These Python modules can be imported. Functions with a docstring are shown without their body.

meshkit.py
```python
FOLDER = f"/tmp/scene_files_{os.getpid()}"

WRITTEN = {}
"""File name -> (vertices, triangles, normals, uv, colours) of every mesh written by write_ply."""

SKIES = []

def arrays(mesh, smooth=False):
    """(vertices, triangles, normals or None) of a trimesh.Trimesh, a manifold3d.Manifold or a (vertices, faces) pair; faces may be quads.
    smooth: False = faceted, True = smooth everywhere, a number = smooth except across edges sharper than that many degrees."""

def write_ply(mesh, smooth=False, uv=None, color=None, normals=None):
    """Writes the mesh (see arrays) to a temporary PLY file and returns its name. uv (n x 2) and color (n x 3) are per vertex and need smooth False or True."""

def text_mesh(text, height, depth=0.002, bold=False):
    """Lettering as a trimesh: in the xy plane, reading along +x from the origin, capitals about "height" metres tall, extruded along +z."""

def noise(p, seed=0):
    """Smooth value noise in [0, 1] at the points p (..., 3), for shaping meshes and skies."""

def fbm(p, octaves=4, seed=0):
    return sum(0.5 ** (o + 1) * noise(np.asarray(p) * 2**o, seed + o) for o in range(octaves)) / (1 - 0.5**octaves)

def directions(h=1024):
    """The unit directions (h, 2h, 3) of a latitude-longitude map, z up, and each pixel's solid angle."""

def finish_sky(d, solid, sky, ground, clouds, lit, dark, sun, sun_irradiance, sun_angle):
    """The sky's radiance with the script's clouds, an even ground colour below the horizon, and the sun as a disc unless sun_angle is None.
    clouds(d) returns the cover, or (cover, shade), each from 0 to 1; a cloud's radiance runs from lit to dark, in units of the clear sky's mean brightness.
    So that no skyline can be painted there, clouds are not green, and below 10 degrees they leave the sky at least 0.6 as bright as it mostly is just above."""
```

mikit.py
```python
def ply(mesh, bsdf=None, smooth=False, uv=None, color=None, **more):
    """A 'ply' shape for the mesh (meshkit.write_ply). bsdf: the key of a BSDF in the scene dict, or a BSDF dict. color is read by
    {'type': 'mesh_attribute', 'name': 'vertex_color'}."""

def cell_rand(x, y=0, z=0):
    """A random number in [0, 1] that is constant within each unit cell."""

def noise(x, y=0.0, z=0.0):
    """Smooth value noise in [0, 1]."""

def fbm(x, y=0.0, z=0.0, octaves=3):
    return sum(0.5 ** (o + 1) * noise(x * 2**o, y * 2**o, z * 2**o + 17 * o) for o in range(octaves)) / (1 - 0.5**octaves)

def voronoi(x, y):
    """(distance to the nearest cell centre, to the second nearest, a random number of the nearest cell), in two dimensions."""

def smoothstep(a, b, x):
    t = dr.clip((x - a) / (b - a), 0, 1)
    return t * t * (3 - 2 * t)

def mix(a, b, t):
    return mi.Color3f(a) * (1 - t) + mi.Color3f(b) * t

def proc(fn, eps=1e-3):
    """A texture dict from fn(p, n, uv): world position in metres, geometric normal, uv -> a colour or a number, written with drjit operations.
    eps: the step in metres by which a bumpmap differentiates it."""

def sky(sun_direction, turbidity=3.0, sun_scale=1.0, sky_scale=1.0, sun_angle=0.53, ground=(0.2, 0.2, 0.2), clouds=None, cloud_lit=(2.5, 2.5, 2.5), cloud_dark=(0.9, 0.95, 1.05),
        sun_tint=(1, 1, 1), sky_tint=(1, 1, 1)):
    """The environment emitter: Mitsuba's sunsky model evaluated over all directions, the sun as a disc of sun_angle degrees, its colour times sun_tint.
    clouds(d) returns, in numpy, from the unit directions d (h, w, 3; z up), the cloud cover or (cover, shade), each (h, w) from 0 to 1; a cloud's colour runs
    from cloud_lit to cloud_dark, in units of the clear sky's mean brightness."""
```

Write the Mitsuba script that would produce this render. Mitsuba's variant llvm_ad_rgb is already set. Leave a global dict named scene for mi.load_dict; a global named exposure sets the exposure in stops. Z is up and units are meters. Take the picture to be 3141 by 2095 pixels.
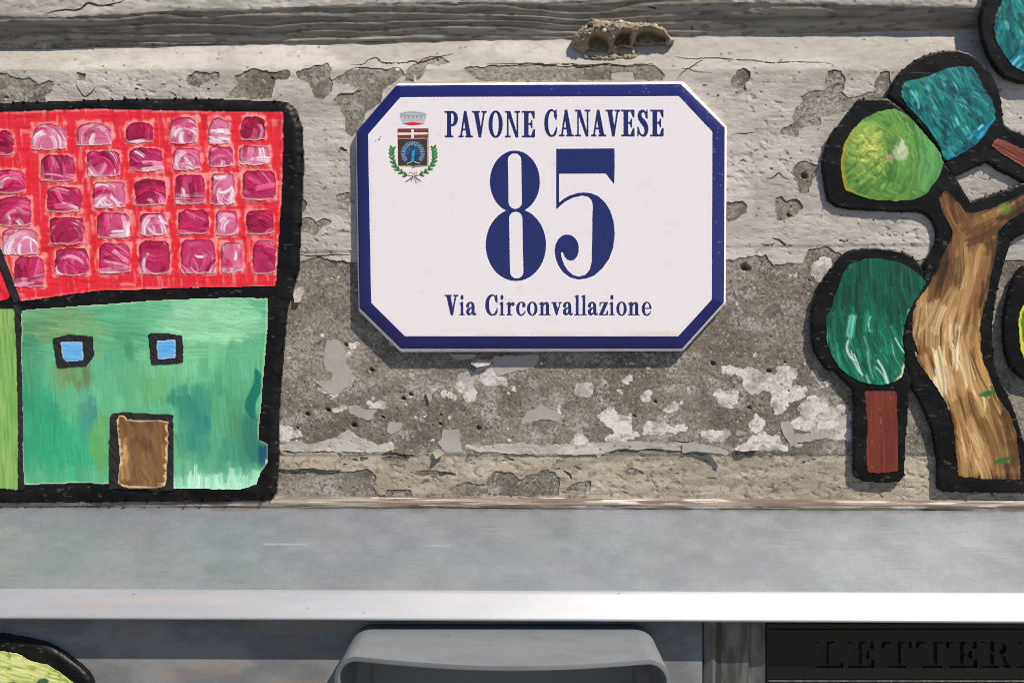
import math, random
import numpy as np, trimesh, mitsuba as mi, mikit, meshkit
import drjit as dr
import shapely
from shapely.geometry import Polygon, Point, LineString, MultiPoint, box
from shapely.ops import unary_union
from shapely import affinity
from scipy.ndimage import distance_transform_edt, gaussian_filter
from mikit import proc, ply, smoothstep, mix
import mikit as mk
random.seed(7); np.random.seed(7)
T = mi.ScalarTransform4f
scene, labels = {}, {}

# ------------------------------------------------------------------ camera, sky, exposure
S = 0.000247                     # metres per unit; a unit is about a quarter of a millimetre on the wall
CX, CY, D = 1570.5, 1047.5, 3368.0   # point of the wall straight ahead of the camera, and the camera's distance, in units
scene['camera'] = {'type': 'perspective', 'fov': 2 * math.degrees(math.atan(CX / D)), 'fov_axis': 'x', 'near_clip': 0.01, 'far_clip': 60.0,
                   'to_world': T().look_at(origin=[0, -D * S, 0], target=[0, 0, 0], up=[0, 0, 1])}
SUN = (1.0, -1.0, 1.7)
scene['sky'] = mikit.sky(SUN, turbidity=3, ground=(0.2, 0.19, 0.18), sky_scale=0.7, sun_tint=(1.0, 1.105, 1.27))
exposure = 1.77

# ------------------------------------------------------------------ helpers
def lin(r, g, b):
    c = np.array([r, g, b]) / 255.0
    return np.where(c < 0.04045, c / 12.92, ((c + 0.055) / 1.055) ** 2.4)

def world(px, py, d, d0=0.0):
    """wall units (right, down, towards the viewer) -> metres; d0: the distance from the wall at which the outline was measured"""
    k = S * (1 - d0 / D)
    return np.stack([(np.asarray(px, float) - CX) * k, -np.asarray(d, float) * S + 0 * np.asarray(px, float), (CY - np.asarray(py, float)) * k], -1)

def N(x, y, sx, sy, seed=0, octaves=3):
    return meshkit.fbm(np.stack([x / sx + 31.7 * seed + 500, y / sy + 11.3 * seed + 500, 0 * x + 0.37 * seed], -1), octaves, seed)

def Z(pts, scale, ox, oy):
    return [(ox + x / scale, oy + y / scale) for x, y in pts]

def smooth_poly(pts, r=6.0):
    p = Polygon(pts).buffer(0)
    return p.buffer(r).buffer(-2 * r).buffer(r)

def spline(pts, n=12):
    p = np.array(pts, float); p = np.vstack([2 * p[0] - p[1], p, 2 * p[-1] - p[-2]])
    out = []
    for i in range(1, len(p) - 2):
        t = np.linspace(0, 1, n, endpoint=False)[:, None]
        a, b, c, d = p[i - 1:i + 3]
        out.append(0.5 * (2 * b + (c - a) * t + (2 * a - 5 * b + 4 * c - d) * t**2 + (3 * b - a - 3 * c + d) * t**3))
    return np.vstack(out + [p[-2:-1]])

def number(name):
    if name not in scene: return name
    i = 1
    while f'{name}_{i:03d}' in scene: i += 1
    return f'{name}_{i:03d}'

def put(key, mesh, bsdf, smooth=False, color=None, label=None, kind=None):
    key = number(key)
    scene[key] = ply(mesh, bsdf, smooth, color=color)
    if label or kind:
        labels[key] = {k: v for k, v in (('label', label), ('kind', kind)) if v}
    return key

def thing(key, label, category, group=None):
    labels[key] = {'label': label, 'category': category, **({'group': group} if group else {})}
    return key

def clip(X, Y, F, H, attr=None):
    """the grid sheet where F > 0, cut along F = 0: vertices (x, y, depth, attributes), triangles, rim edges"""
    ny, nx = F.shape
    gx, gy = np.meshgrid(X, Y)
    V = [gx.ravel(), gy.ravel(), H.ravel()] + ([] if attr is None else [attr[..., k].ravel() for k in range(attr.shape[-1])])
    V = np.stack(V, -1); f = F.ravel() + 1e-6
    i = np.arange(ny * nx).reshape(ny, nx)
    a, b, c, d = i[:-1, :-1].ravel(), i[:-1, 1:].ravel(), i[1:, 1:].ravel(), i[1:, :-1].ravel()
    flip = ((np.arange(len(a)) % 2) == 0)
    t = np.vstack([np.stack([a, d, c], 1), np.stack([a, c, b], 1)])
    pos = f[t] > 0
    n = pos.sum(1)
    full, one, two = t[n == 3], t[n == 1], t[n == 2]
    p1 = pos[n == 1].argmax(1); one = np.stack([one[np.arange(len(one)), (p1 + k) % 3] for k in range(3)], 1)
    p2 = (~pos[n == 2]).argmax(1); two = np.stack([two[np.arange(len(two)), (p2 + k) % 3] for k in range(3)], 1)
    E = np.vstack([one[:, [0, 1]], one[:, [0, 2]], two[:, [0, 1]], two[:, [0, 2]]])
    if len(E):
        E = np.sort(E, 1)
        U, inv = np.unique(E, axis=0, return_inverse=True); inv = inv.ravel()
        w = (f[U[:, 0]] / (f[U[:, 0]] - f[U[:, 1]]))[:, None]
        w = np.clip(w, 0.02, 0.98)
        V2 = V[U[:, 0]] * (1 - w) + V[U[:, 1]] * w
        m, k = len(one), len(two); e = inv + len(V)
        o1, o2, q1, q2 = e[:m], e[m:2 * m], e[2 * m:2 * m + k], e[2 * m + k:]
        tri = np.vstack([full, np.stack([one[:, 0], o1, o2], 1), np.stack([q1, two[:, 1], two[:, 2]], 1), np.stack([q1, two[:, 2], q2], 1)])
        V = np.vstack([V, V2])
    else:
        tri = full
    used = np.unique(tri); remap = -np.ones(len(V), int); remap[used] = np.arange(len(used))
    V, tri = V[used], remap[tri]
    e = np.vstack([tri[:, [0, 1]], tri[:, [1, 2]], tri[:, [2, 0]]])
    key = np.sort(e, 1); _, first, cnt = np.unique(key[:, 0] * (len(V) + 1) + key[:, 1], return_index=True, return_counts=True)
    return V, tri, e[first[cnt == 1]]

def sheet(X, Y, F, H, drop, d0=0.0, attr=None, to=None):
    """clip() plus the rim turned back: by `drop`, or to the depth `to`; returns (mesh, colours)"""
    V, tri, rim = clip(X, Y, F, H, attr)
    r = np.unique(rim); m = -np.ones(len(V), int); m[r] = np.arange(len(r))
    top, low = V[r].copy(), V[r].copy()
    low[:, 2] = (low[:, 2] - drop) if to is None else to
    base = len(V); k = len(r)
    a, b = m[rim[:, 0]] + base, m[rim[:, 1]] + base
    sk = np.vstack([np.stack([b, a, a + k], 1), np.stack([b, a + k, b + k], 1)])
    V = np.vstack([V, top, low]); tri = np.vstack([tri, sk])
    P = world(V[:, 0], V[:, 1], V[:, 2], d0)
    return (P, tri), (V[:, 3:] if attr is not None else None)

def grid(poly, step, pad=8):
    x0, y0, x1, y1 = poly.bounds
    return np.arange(x0 - pad, x1 + pad + step, step), np.arange(y0 - pad, y1 + pad + step, step)

def sdf(poly, X, Y, warp=0, ws=25, seed=0, blur=0.7):
    """signed distance (units, inside positive) of a polygon on the uniform grid, its edge made uneven by `warp`"""
    gx, gy = np.meshgrid(X, Y)
    qx, qy = gx, gy
    if warp:
        qx = gx + warp * (N(gx, gy, ws, ws, seed) - .5) * 2 + 0.5 * warp * (N(gx, gy, ws / 3, ws / 3, seed + 9, 2) - .5) * 2
        qy = gy + warp * (N(gx, gy, ws, ws, seed + 5) - .5) * 2 + 0.5 * warp * (N(gx, gy, ws / 3, ws / 3, seed + 13, 2) - .5) * 2
    shapely.prepare(poly)
    inside = shapely.contains_xy(poly, qx.ravel(), qy.ravel()).reshape(gx.shape)
    st = X[1] - X[0]
    d = distance_transform_edt(inside) - distance_transform_edt(~inside)
    return gaussian_filter((d - np.sign(d) * 0.5) * st, blur)

def mixc(a, b, t):
    t = np.clip(t, 0, 1)[..., None]
    return np.asarray(a) * (1 - t) + np.asarray(b) * t

def sstep(a, b, x):
    t = np.clip((x - a) / (b - a), 0, 1); return t * t * (3 - 2 * t)


# ------------------------------------------------------------------ materials
def px(p): return p.x / S, p.z / S

def f_concrete(p, n, uv):
    x, z = px(p)
    b = mk.fbm(x / 170, z / 120, 3.0, octaves=4)
    g = mk.noise(x / 3.6, z / 3.4, 5) * .6 + mk.noise(x / 8, z / 7, 8) * .4
    c = mix((.165, .146, .122), (.262, .236, .203), smoothstep(.3, .7, b)) * (.45 + 1.1 * g)
    d, d2, r = mk.voronoi(x / 11, z / 10)
    spot = smoothstep(.42, .2, d)
    c = mix(c, (.42, .38, .34), spot * smoothstep(.86, .92, r) * .75)
    c = mix(c, (.055, .052, .05), spot * smoothstep(.10, .05, r) * .8)
    c = mix(c, (.15, .18, .19), spot * smoothstep(.3, .33, r) * smoothstep(.37, .35, r) * .8)
    c = mix(c, (.24, .15, .09), spot * smoothstep(.5, .51, r) * smoothstep(.54, .53, r) * .6)
    w = mk.fbm(x / 70, z / 48, 9, octaves=5)
    c = mix(c, (.40, .37, .35), smoothstep(.56, .7, w) * smoothstep(.25, .7, g) * .8)
    return mix(c, (.075, .066, .055), smoothstep(.58, .72, mk.fbm(x / 90, z / 50, 23, octaves=5)) * .35)

def f_concrete_h(p, n, uv):
    x, z = px(p)
    return mk.noise(x / 6, z / 6, 1) * 1.1 + mk.noise(x / 13, z / 11, 3) * 1.2

def f_paint(p, n, uv):
    x, z = px(p)
    b = mk.fbm(x / 220, z / 90, 1.0, octaves=4)
    s = mk.fbm(x / 40, z / 10, 4.0, octaves=3)
    g = mk.noise(x / 5, z / 4, 2)
    c = mix((.40, .372, .345), (.52, .485, .455), smoothstep(.3, .7, b))
    c = c * (0.88 + 0.17 * s + .06 * g)
    d, _, r = mk.voronoi(x / 26, z / 22)
    c = mix(c, (.24, .215, .185), smoothstep(.5, .8, mk.fbm(x / 30, z / 13, 8, octaves=5)) * .35)
    return mix(c, (.13, .115, .1), smoothstep(.22, .1, d) * smoothstep(.9, .95, r) * .8)

def f_paint_h(p, n, uv):
    x, z = px(p)
    pit = smoothstep(.62, .8, mk.fbm(x / 13, z / 9, 6, octaves=2))
    return mk.fbm(x / 30, z / 8, 3, octaves=4) * 1.3 - pit * 1.0

def f_groove_shade(p, n, uv):  # groove face colour, toned below the wall paint to paint in its shade
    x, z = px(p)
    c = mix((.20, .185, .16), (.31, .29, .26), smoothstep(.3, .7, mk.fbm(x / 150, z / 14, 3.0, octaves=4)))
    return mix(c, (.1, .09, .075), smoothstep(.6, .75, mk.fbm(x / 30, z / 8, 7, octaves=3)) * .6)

def f_flake(p, n, uv):
    x, z = px(p)
    return mix((.345, .32, .298), (.41, .385, .36), mk.fbm(x / 60, z / 22, 3.0, octaves=4)) * (.95 + .08 * mk.noise(x / 5, z / 5))

def f_primer(p, n, uv):
    x, z = px(p)
    b = mk.fbm(x / 35, z / 28, 1.0, octaves=4)
    g = mk.noise(x / 5, z / 5, 2)
    c = mix((.42, .385, .365), (.68, .63, .61), smoothstep(.3, .62, b))
    return mix(c * (.8 + .3 * g), (.19, .17, .15), smoothstep(.6, .72, mk.fbm(x / 12, z / 10, 7, octaves=3)) * .5)

def f_beige(p, n, uv):
    x, z = px(p)
    b = mk.fbm(x / 90, z / 24, 1.0, octaves=4)
    d, d2, r = mk.voronoi(x / 34 + 2 * mk.noise(x / 20, z / 20), z / 19)
    c = mix((.34, .292, .235), (.48, .42, .34), smoothstep(.3, .7, b))
    c = c * (.86 + .2 * mk.noise(x / 5, z / 4, 3))
    crack = smoothstep(.07, .0, d2 - d) * smoothstep(.45, .6, mk.fbm(x / 70, z / 40, 5, octaves=2))
    c = mix(c, (.1, .085, .065), crack * .85)
    return mix(c, (.14, .125, .105), smoothstep(.6, .72, mk.fbm(x / 16, z / 9, 11, octaves=3)) * .55)

def f_sealant(p, n, uv):
    x, z = px(p)
    b = mk.fbm(x / 160, z / 5, 1.0, octaves=4)
    c = mix((.16, .125, .1), (.34, .29, .25), smoothstep(.32, .66, b))
    return mix(c, (.62, .58, .54), smoothstep(.6, .72, mk.fbm(x / 120, z / 5, 4, octaves=4)) * .9)

def f_galv(p, n, uv):
    x, z = px(p); d = -p.y / S
    b = mk.fbm(x / 75, d / 55, 2.0, octaves=5)
    h = mk.fbm(x / 330, d / 140, 7.0, octaves=3)
    c = mix((.335, .368, .412), (.40, .432, .475), smoothstep(.25, .75, b))
    c = mix(c, (.36, .41, .42), smoothstep(.5, .75, h) * .35)
    c = mix(c, (.46, .43, .41), smoothstep(.5, .8, mk.fbm(x / 190, d / 110, 13.0, octaves=3)) * .25)
    c = c * (1 - .12 * smoothstep(.62, .8, mk.noise(x / 70, d / 1.6, 41)) * smoothstep(.4, .7, mk.fbm(x / 160, d / 60, 43, octaves=2)))
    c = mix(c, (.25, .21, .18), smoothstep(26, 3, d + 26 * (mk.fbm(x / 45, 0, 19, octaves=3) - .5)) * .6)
    sc = smoothstep(5, 1, dr.abs(d - 171 - 5 * (mk.noise(x / 60, 0, 3) - .5))) * smoothstep(.6, .72, mk.noise(x / 110, 2.5, 1))
    c = mix(c, (.66, .66, .65), sc * .6)
    return c * (.91 + .09 * mk.noise(x / 5, d / 5) + .09 * mk.fbm(x / 26, d / 20, 51, octaves=3))

def f_galv_r(p, n, uv):
    x, z = px(p)
    return .46 + .1 * mk.fbm(x / 120, z / 60, 4.0, octaves=3)

def f_lip(p, n, uv):
    x, z = px(p)
    c = mix((.43, .445, .485), (.50, .51, .54), mk.fbm(x / 200, z / 18, 2.0, octaves=3))
    c = mix(c, (.54, .47, .42), smoothstep(.5, .8, mk.fbm(x / 160, z / 12, 13.0, octaves=3)) * .5)
    d, _, r = mk.voronoi(x / 60, z / 26)
    return mix(c, (.2, .18, .16), smoothstep(.11, .04, d) * smoothstep(.95, .97, r) * .5)

def f_panel(p, n, uv):
    x, z = px(p)
    b = mk.fbm(x / 110, z / 55, 2.0, octaves=4)
    r = mk.fbm(x / 130, z / 38, 9.0, octaves=3)
    c = mix((.17, .175, .185), (.24, .245, .255), smoothstep(.3, .7, b))
    c = mix(c, (.29, .23, .19), smoothstep(.52, .76, r) * .5)
    return c * (.93 + .12 * mk.noise(x / 4, z / 4))

def f_post(p, n, uv):
    x, z = px(p)
    b = mk.fbm(x / 14, z / 90, 3.0, octaves=3)
    c = mix((.10, .098, .094), (.2, .2, .196), smoothstep(.3, .7, b))
    c = mix(c, (.05, .045, .04), smoothstep(15, 5, dr.abs(x - 570 - 8 * mk.noise(x / 9, z / 20))) * .8)
    return mix(c, (.16, .085, .045), smoothstep(.45, .7, mk.fbm(x / 40, z / 30, 8, octaves=3)) * smoothstep(-820, -740, z) * .8)

def f_hood(p, n, uv):
    x, z = px(p); y = p.y / S
    b = mk.fbm(x / 120, y / 60, z / 60, octaves=4)
    c = mix((.15, .162, .178), (.168, .18, .196), smoothstep(.3, .7, b))
    _, _, r = mk.voronoi(x / 30, y / 22)
    return mix(c, (.14, .13, .11), smoothstep(.985, .99, r) * .4)

def f_black(p, n, uv):
    x, z = px(p)
    b = mk.fbm(x / 60 + z / 50, z / 40, 3.0, octaves=3)
    c = mix((.004, .004, .0045), (.010, .0097, .0102), smoothstep(.35, .7, b))
    return mix(c, (.13, .11, .09), smoothstep(.72, .82, mk.fbm(x / 24 + z / 60, z / 7, 6.0, octaves=3)) * .45)

def f_black_h(p, n, uv):
    x, z = px(p)
    return mk.noise(x / 8, z / 8) * .3 + mk.noise(x / 24, z / 20, 4) * .4

def f_mud(p, n, uv):
    x, z = px(p); y = p.y / S
    b = mk.fbm(x / 20, y / 20, z / 20, octaves=3)
    g = mk.cell_rand(x / 4.5, y / 4.5, z / 4.5)
    return mix((.20, .165, .115), (.37, .31, .225), b) * (.7 + .5 * g)

VC = {'type': 'mesh_attribute', 'name': 'vertex_color'}
def two(b): return {'type': 'twosided', 'bsdf': b}
def bump(b, fn, eps=4e-4): return two({'type': 'bumpmap', 'arbitrary': proc(fn, eps), 'scale': S, 'bsdf': b})
def pr(c, rough=.8, spec=.3, **k): return {'type': 'principled', 'base_color': c, 'roughness': rough, 'specular': spec, **k}
def rgb(*c): return {'type': 'rgb', 'value': list(map(float, c))}
scene['concrete'] = bump(pr(proc(f_concrete), .95, .15), f_concrete_h)
scene['wall_paint'] = bump(pr(proc(f_paint), .85, .2), f_paint_h)
scene['shade_toned_paint'] = two(pr(proc(f_groove_shade), .85, .2))
scene['flake_paint'] = two(pr(proc(f_flake), .75, .25))
scene['primer'] = two(pr(proc(f_primer), .95, .15))
scene['old_paint'] = two(pr(proc(f_beige), .9, .15))
scene['crack_shade'] = two(pr(rgb(.05, .044, .036), .95, .1))  # near-black colour standing in for the deep shade inside cracks
scene['sealant'] = two(pr(proc(f_sealant), .8, .25))
scene['zinc'] = two(pr(proc(f_galv), proc(f_galv_r), .5, metallic=.7))
def f_lip_r(p, n, uv):
    x, z = px(p)
    return .44 + .12 * mk.fbm(x / 260, z / 7, 4.0, octaves=3)
scene['zinc_lip'] = two(pr(proc(f_lip), proc(f_lip_r), .5, metallic=.55))
scene['steel_panel'] = two(pr(proc(f_panel), .5, .4))
scene['post_steel'] = two(pr(proc(f_post), .35, .5, metallic=.5))
scene['grey_enamel'] = two(pr(proc(f_hood), .42, .4))
scene['dark_grey'] = two(pr(rgb(.2, .215, .22), .4, .4))
scene['acrylic'] = two(pr(VC, .32, .45))
scene['glaze'] = two(pr(VC, .13, .5, clearcoat=.4, clearcoat_gloss=.9))
scene['black_paint'] = bump(pr(proc(f_black), .4, .2), f_black_h)
scene['black_plastic'] = two(pr(rgb(.007, .0075, .0075), .16, .5))
scene['mud'] = two(pr(proc(f_mud), .95, .1))
scene['stones'] = two(pr(VC, .8, .2))

# ------------------------------------------------------------------ wall
FS = 4.0
fx, fy = np.arange(-140, 3281, FS), np.arange(-140, 1621, FS)
WX = np.concatenate([[-9000, -4000, -1500, -600, -300], fx, [3440, 3800, 4700, 7200, 12000]])
WY = np.concatenate([[-9000, -4000, -1500, -600, -300], fy, [1700, 2200, 3500, 6000]])
gx, gy = np.meshgrid(WX, WY)
fine = (slice(5, 5 + len(fy)), slice(5, 5 + len(fx)))

wob = 5 * (N(gx, 0 * gx, 160, 1, 3) - .5) + 3 * (N(gx, 0 * gx, 26, 1, 4) - .5)
edge_w = 6 * (N(gx, 0 * gx, 120, 1, 5) - .5) + 9 * (N(gx, 0 * gx, 24, 1, 6) - .5)
gv = 108 - .004 * (gx - CX) * 5 + wob                   # the line at the bottom of the groove
g0 = np.interp(gx, [0, 140, 330, 420, 600, 750, 940, 1300, 1650, 2000, 2400, 2800, 3141], [48, 52, 45, 36, 24, 28, 17, 5, 6, -6, 8, 18, 26]) + edge_w; g1 = 214 + wob
G = 56.0
H0 = np.where(gy < g0, 0, np.where(gy < gv, -G * (gy - g0) / (gv - g0), np.where(gy < g1, -G * (1 - (gy - gv) / (g1 - gv)), 0)))
H0[fine] = gaussian_filter(H0[fine], (.9, .5))
inb = sstep(0, 1, (gy - g0) / 10) * sstep(0, 1, (gv - 4 - gy) / 8)     # the upper, downward-facing side of the groove
# grain of the shuttering boards, as ridges along the upper side of the groove
wy = gy + 26 * (N(gx, gy, 330, 60, 8, 2) - .5) * 2 + .02 * gx
ph = N(0 * gx, wy, 1, 13, 10, 2)
H0 = H0 + inb * 3 * (N(gx, gy, 30, 8, 12, 3) - .5)
H0 = H0 + 2.5 * (N(gx, gy, 300, 120, 14, 2) - .5)
H0 = H0 + 5 * sstep(40, 20, gy) * (N(gx, gy, 40, 14, 15) - .5) * 2
H0 = H0 - 5 * sstep(1390, 1402, gy + 6 * (N(gx, 0 * gx, 60, 1, 17) - .5))
# a small ledge where two boards met
H0 = H0 - 3.0 * sstep(768, 776, gy + 5 * (N(gx, 0 * gx, 90, 1, 18) - .5) + .012 * (gx - 1000)) * sstep(1402, 1360, gy)
con = H0 - 0.8 - (3.4 - 2 * inb) * N(gx, gy, 22, 17, 20, 3) * N(gx, gy, 9, 8, 21, 2) - 1.2 * N(gx, gy, 70, 50, 22, 2)
pits = sstep(.84, .88, N(gx, gy, 11, 10, 23, 1)) * sstep(.55, .65, N(gx, gy, 60, 60, 24, 1))
con = con - 9 * pits
for hx, hy, hr in [(2359, 1138, 7), (2010, 1232, 5), (2187, 1115, 8), (2299, 1251, 5), (1946, 1276, 5), (2285, 820, 15), (2293, 824, 11), (1061, 1058, 6), (942, 1271, 7), (1006, 1258, 7), (1173, 1280, 5), (1260, 1211, 6), (1237, 1223, 6), (1467, 1313, 7), (1484, 1477, 7), (1085, 1305, 9), (2467, 540, 11), (2420, 660, 6), (1140, 1135, 7), (1350, 1300, 5)]:
    con = con - 17 * sstep(1.15, .5, np.hypot((gx - hx) / (hr * .95), (gy - hy) / (hr * .8)) + .3 * (N(gx, gy, 8, 8, 26, 1) - .5))
g0x, gvx = g0[0], gv[0]
m, _ = sheet(WX, WY, np.ones_like(gx), con, 2)
thing('wall', 'weathered grey concrete wall with peeling paint and a horizontal groove along the top', 'wall')
put('wall__concrete', m, 'concrete', True)

# the downward face of the groove kept the grain of its shuttering boards under thin paint, with shade put into its colour
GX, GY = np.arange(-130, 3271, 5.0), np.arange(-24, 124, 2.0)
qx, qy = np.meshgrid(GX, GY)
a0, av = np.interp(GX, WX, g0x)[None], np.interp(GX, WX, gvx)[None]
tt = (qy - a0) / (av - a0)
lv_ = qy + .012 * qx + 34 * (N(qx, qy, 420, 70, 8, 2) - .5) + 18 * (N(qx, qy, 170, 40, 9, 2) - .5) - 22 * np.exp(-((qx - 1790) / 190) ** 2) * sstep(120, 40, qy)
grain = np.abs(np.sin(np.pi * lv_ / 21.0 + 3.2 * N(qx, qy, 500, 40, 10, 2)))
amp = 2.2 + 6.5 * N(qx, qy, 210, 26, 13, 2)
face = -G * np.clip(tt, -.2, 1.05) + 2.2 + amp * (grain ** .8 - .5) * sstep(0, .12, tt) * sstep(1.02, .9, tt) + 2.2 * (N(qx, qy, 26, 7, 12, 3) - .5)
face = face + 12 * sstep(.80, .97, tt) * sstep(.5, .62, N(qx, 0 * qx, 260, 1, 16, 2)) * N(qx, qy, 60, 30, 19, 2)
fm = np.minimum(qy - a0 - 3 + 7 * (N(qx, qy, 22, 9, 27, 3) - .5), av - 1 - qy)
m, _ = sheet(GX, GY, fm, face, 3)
put('wall__groove_face', m, 'shade_toned_paint', True, label='downward face of the groove with painted-in shade and wavy board grain')

z1 = lambda p: Polygon(Z(p, 2.137, 0, 0))                # patches, measured on details of different scale
z5 = lambda p: Polygon(Z(p, 2.24, 840, 100))
z7 = lambda p: Polygon(Z(p, 2.734, 840, 1000))
z8 = lambda p: Polygon(Z(p, 2.351, 1640, 1000))
z6 = lambda p: Polygon(Z(p, 2.06, 2000, 0))
zr = lambda p: Polygon(Z(p, 2.376, 2040, 240))
zt = lambda p: Polygon(Z(p, 2.26, 1060, 0))
bare = [z1([(-60, 490), (50, 478), (110, 512), (180, 520), (260, 560), (350, 515), (340, 600), (300, 640), (300, 700), (-60, 700)]),
        z1([(1215, 520), (1280, 472), (1445, 478), (1430, 520), (1320, 540), (1300, 568), (1220, 560)]),
        z1([(495, 480), (575, 482), (560, 520), (510, 520)]),
        z1([(1540, 500), (1640, 455), (1740, 458), (1760, 470), (1900, 470), (1910, 510), (1800, 530), (1780, 650), (1490, 640), (1495, 600), (1560, 560)]),
        z5([(145, 275), (280, 225), (380, 212), (400, 250), (385, 300), (400, 345), (390, 400), (340, 470), (270, 440), (240, 340), (160, 310)]),
        z5([(395, 330), (560, 240), (700, 250), (870, 245), (900, 300), (830, 350), (740, 400), (740, 480), (620, 560), (620, 620), (545, 720), (500, 690), (485, 600), (470, 540), (400, 480), (430, 430), (620, 400), (500, 370)]),
        z5([(185, 1275), (250, 1270), (290, 1310), (350, 1275), (405, 1305), (330, 1340), (270, 1395), (185, 1370)]),
        z5([(425, 1110), (520, 1085), (520, 1230), (440, 1210)]), z5([(185, 1140), (225, 1150), (215, 1240), (185, 1240)]),
        zt([(430, 470), (560, 390), (650, 380), (745, 435), (560, 450), (520, 560), (410, 570)]),
        zt([(820, 465), (960, 452), (1340, 438), (1560, 448), (1800, 445), (2140, 443), (2215, 520), (2205, 560), (2000, 560), (1990, 500), (1850, 505), (1845, 560), (1250, 565), (1205, 540), (1180, 565), (910, 560), (850, 500)]),
        z6([(490, 500), (530, 455), (590, 430), (628, 445), (620, 500), (590, 530), (600, 570), (565, 600), (540, 620), (550, 570), (500, 550)]),
        z6([(1110, 450), (1200, 448), (1225, 490), (1215, 570), (1090, 570), (1095, 510)]),
        z6([(940, 610), (1020, 575), (1200, 575), (1240, 620), (1300, 600), (1400, 580), (1410, 520), (1450, 455), (1500, 450), (1512, 540), (1490, 620), (1380, 640), (1240, 700), (1070, 740), (1060, 790), (920, 810), (920, 865), (805, 850), (830, 800), (890, 770), (890, 700), (960, 650)]),
        zr([(930, 660), (970, 605), (1040, 600), (1120, 640), (1080, 760), (1050, 840), (980, 850), (960, 740), (925, 700)]),
        zr([(800, 880), (850, 850), (880, 900), (980, 890), (1000, 940), (940, 1010), (820, 1040), (795, 960)]),
        zr([(440, 900), (560, 895), (600, 930), (590, 980), (520, 1030), (440, 1060)])]
low = Polygon([(700, 812), (900, 806), (960, 792), (1040, 800), (1100, 806), (1500, 800), (2236, 796), (2290, 794), (2350, 777), (2372, 815), (2420, 804), (2466, 815), (2478, 766), (2530, 752), (2600, 790), (2680, 800), (2760, 796), (2900, 800), (3000, 780), (3090, 800), (3180, 796), (3340, 800), (3340, 1640), (-200, 1640), (-200, 1380), (700, 1380)])
bare_all = unary_union(bare + [low])
Xf, Yf = fx, fy
gfx, gfy = gx[fine], gy[fine]
sd = -sdf(bare_all, Xf, Yf, 9, 34, 1)
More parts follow.
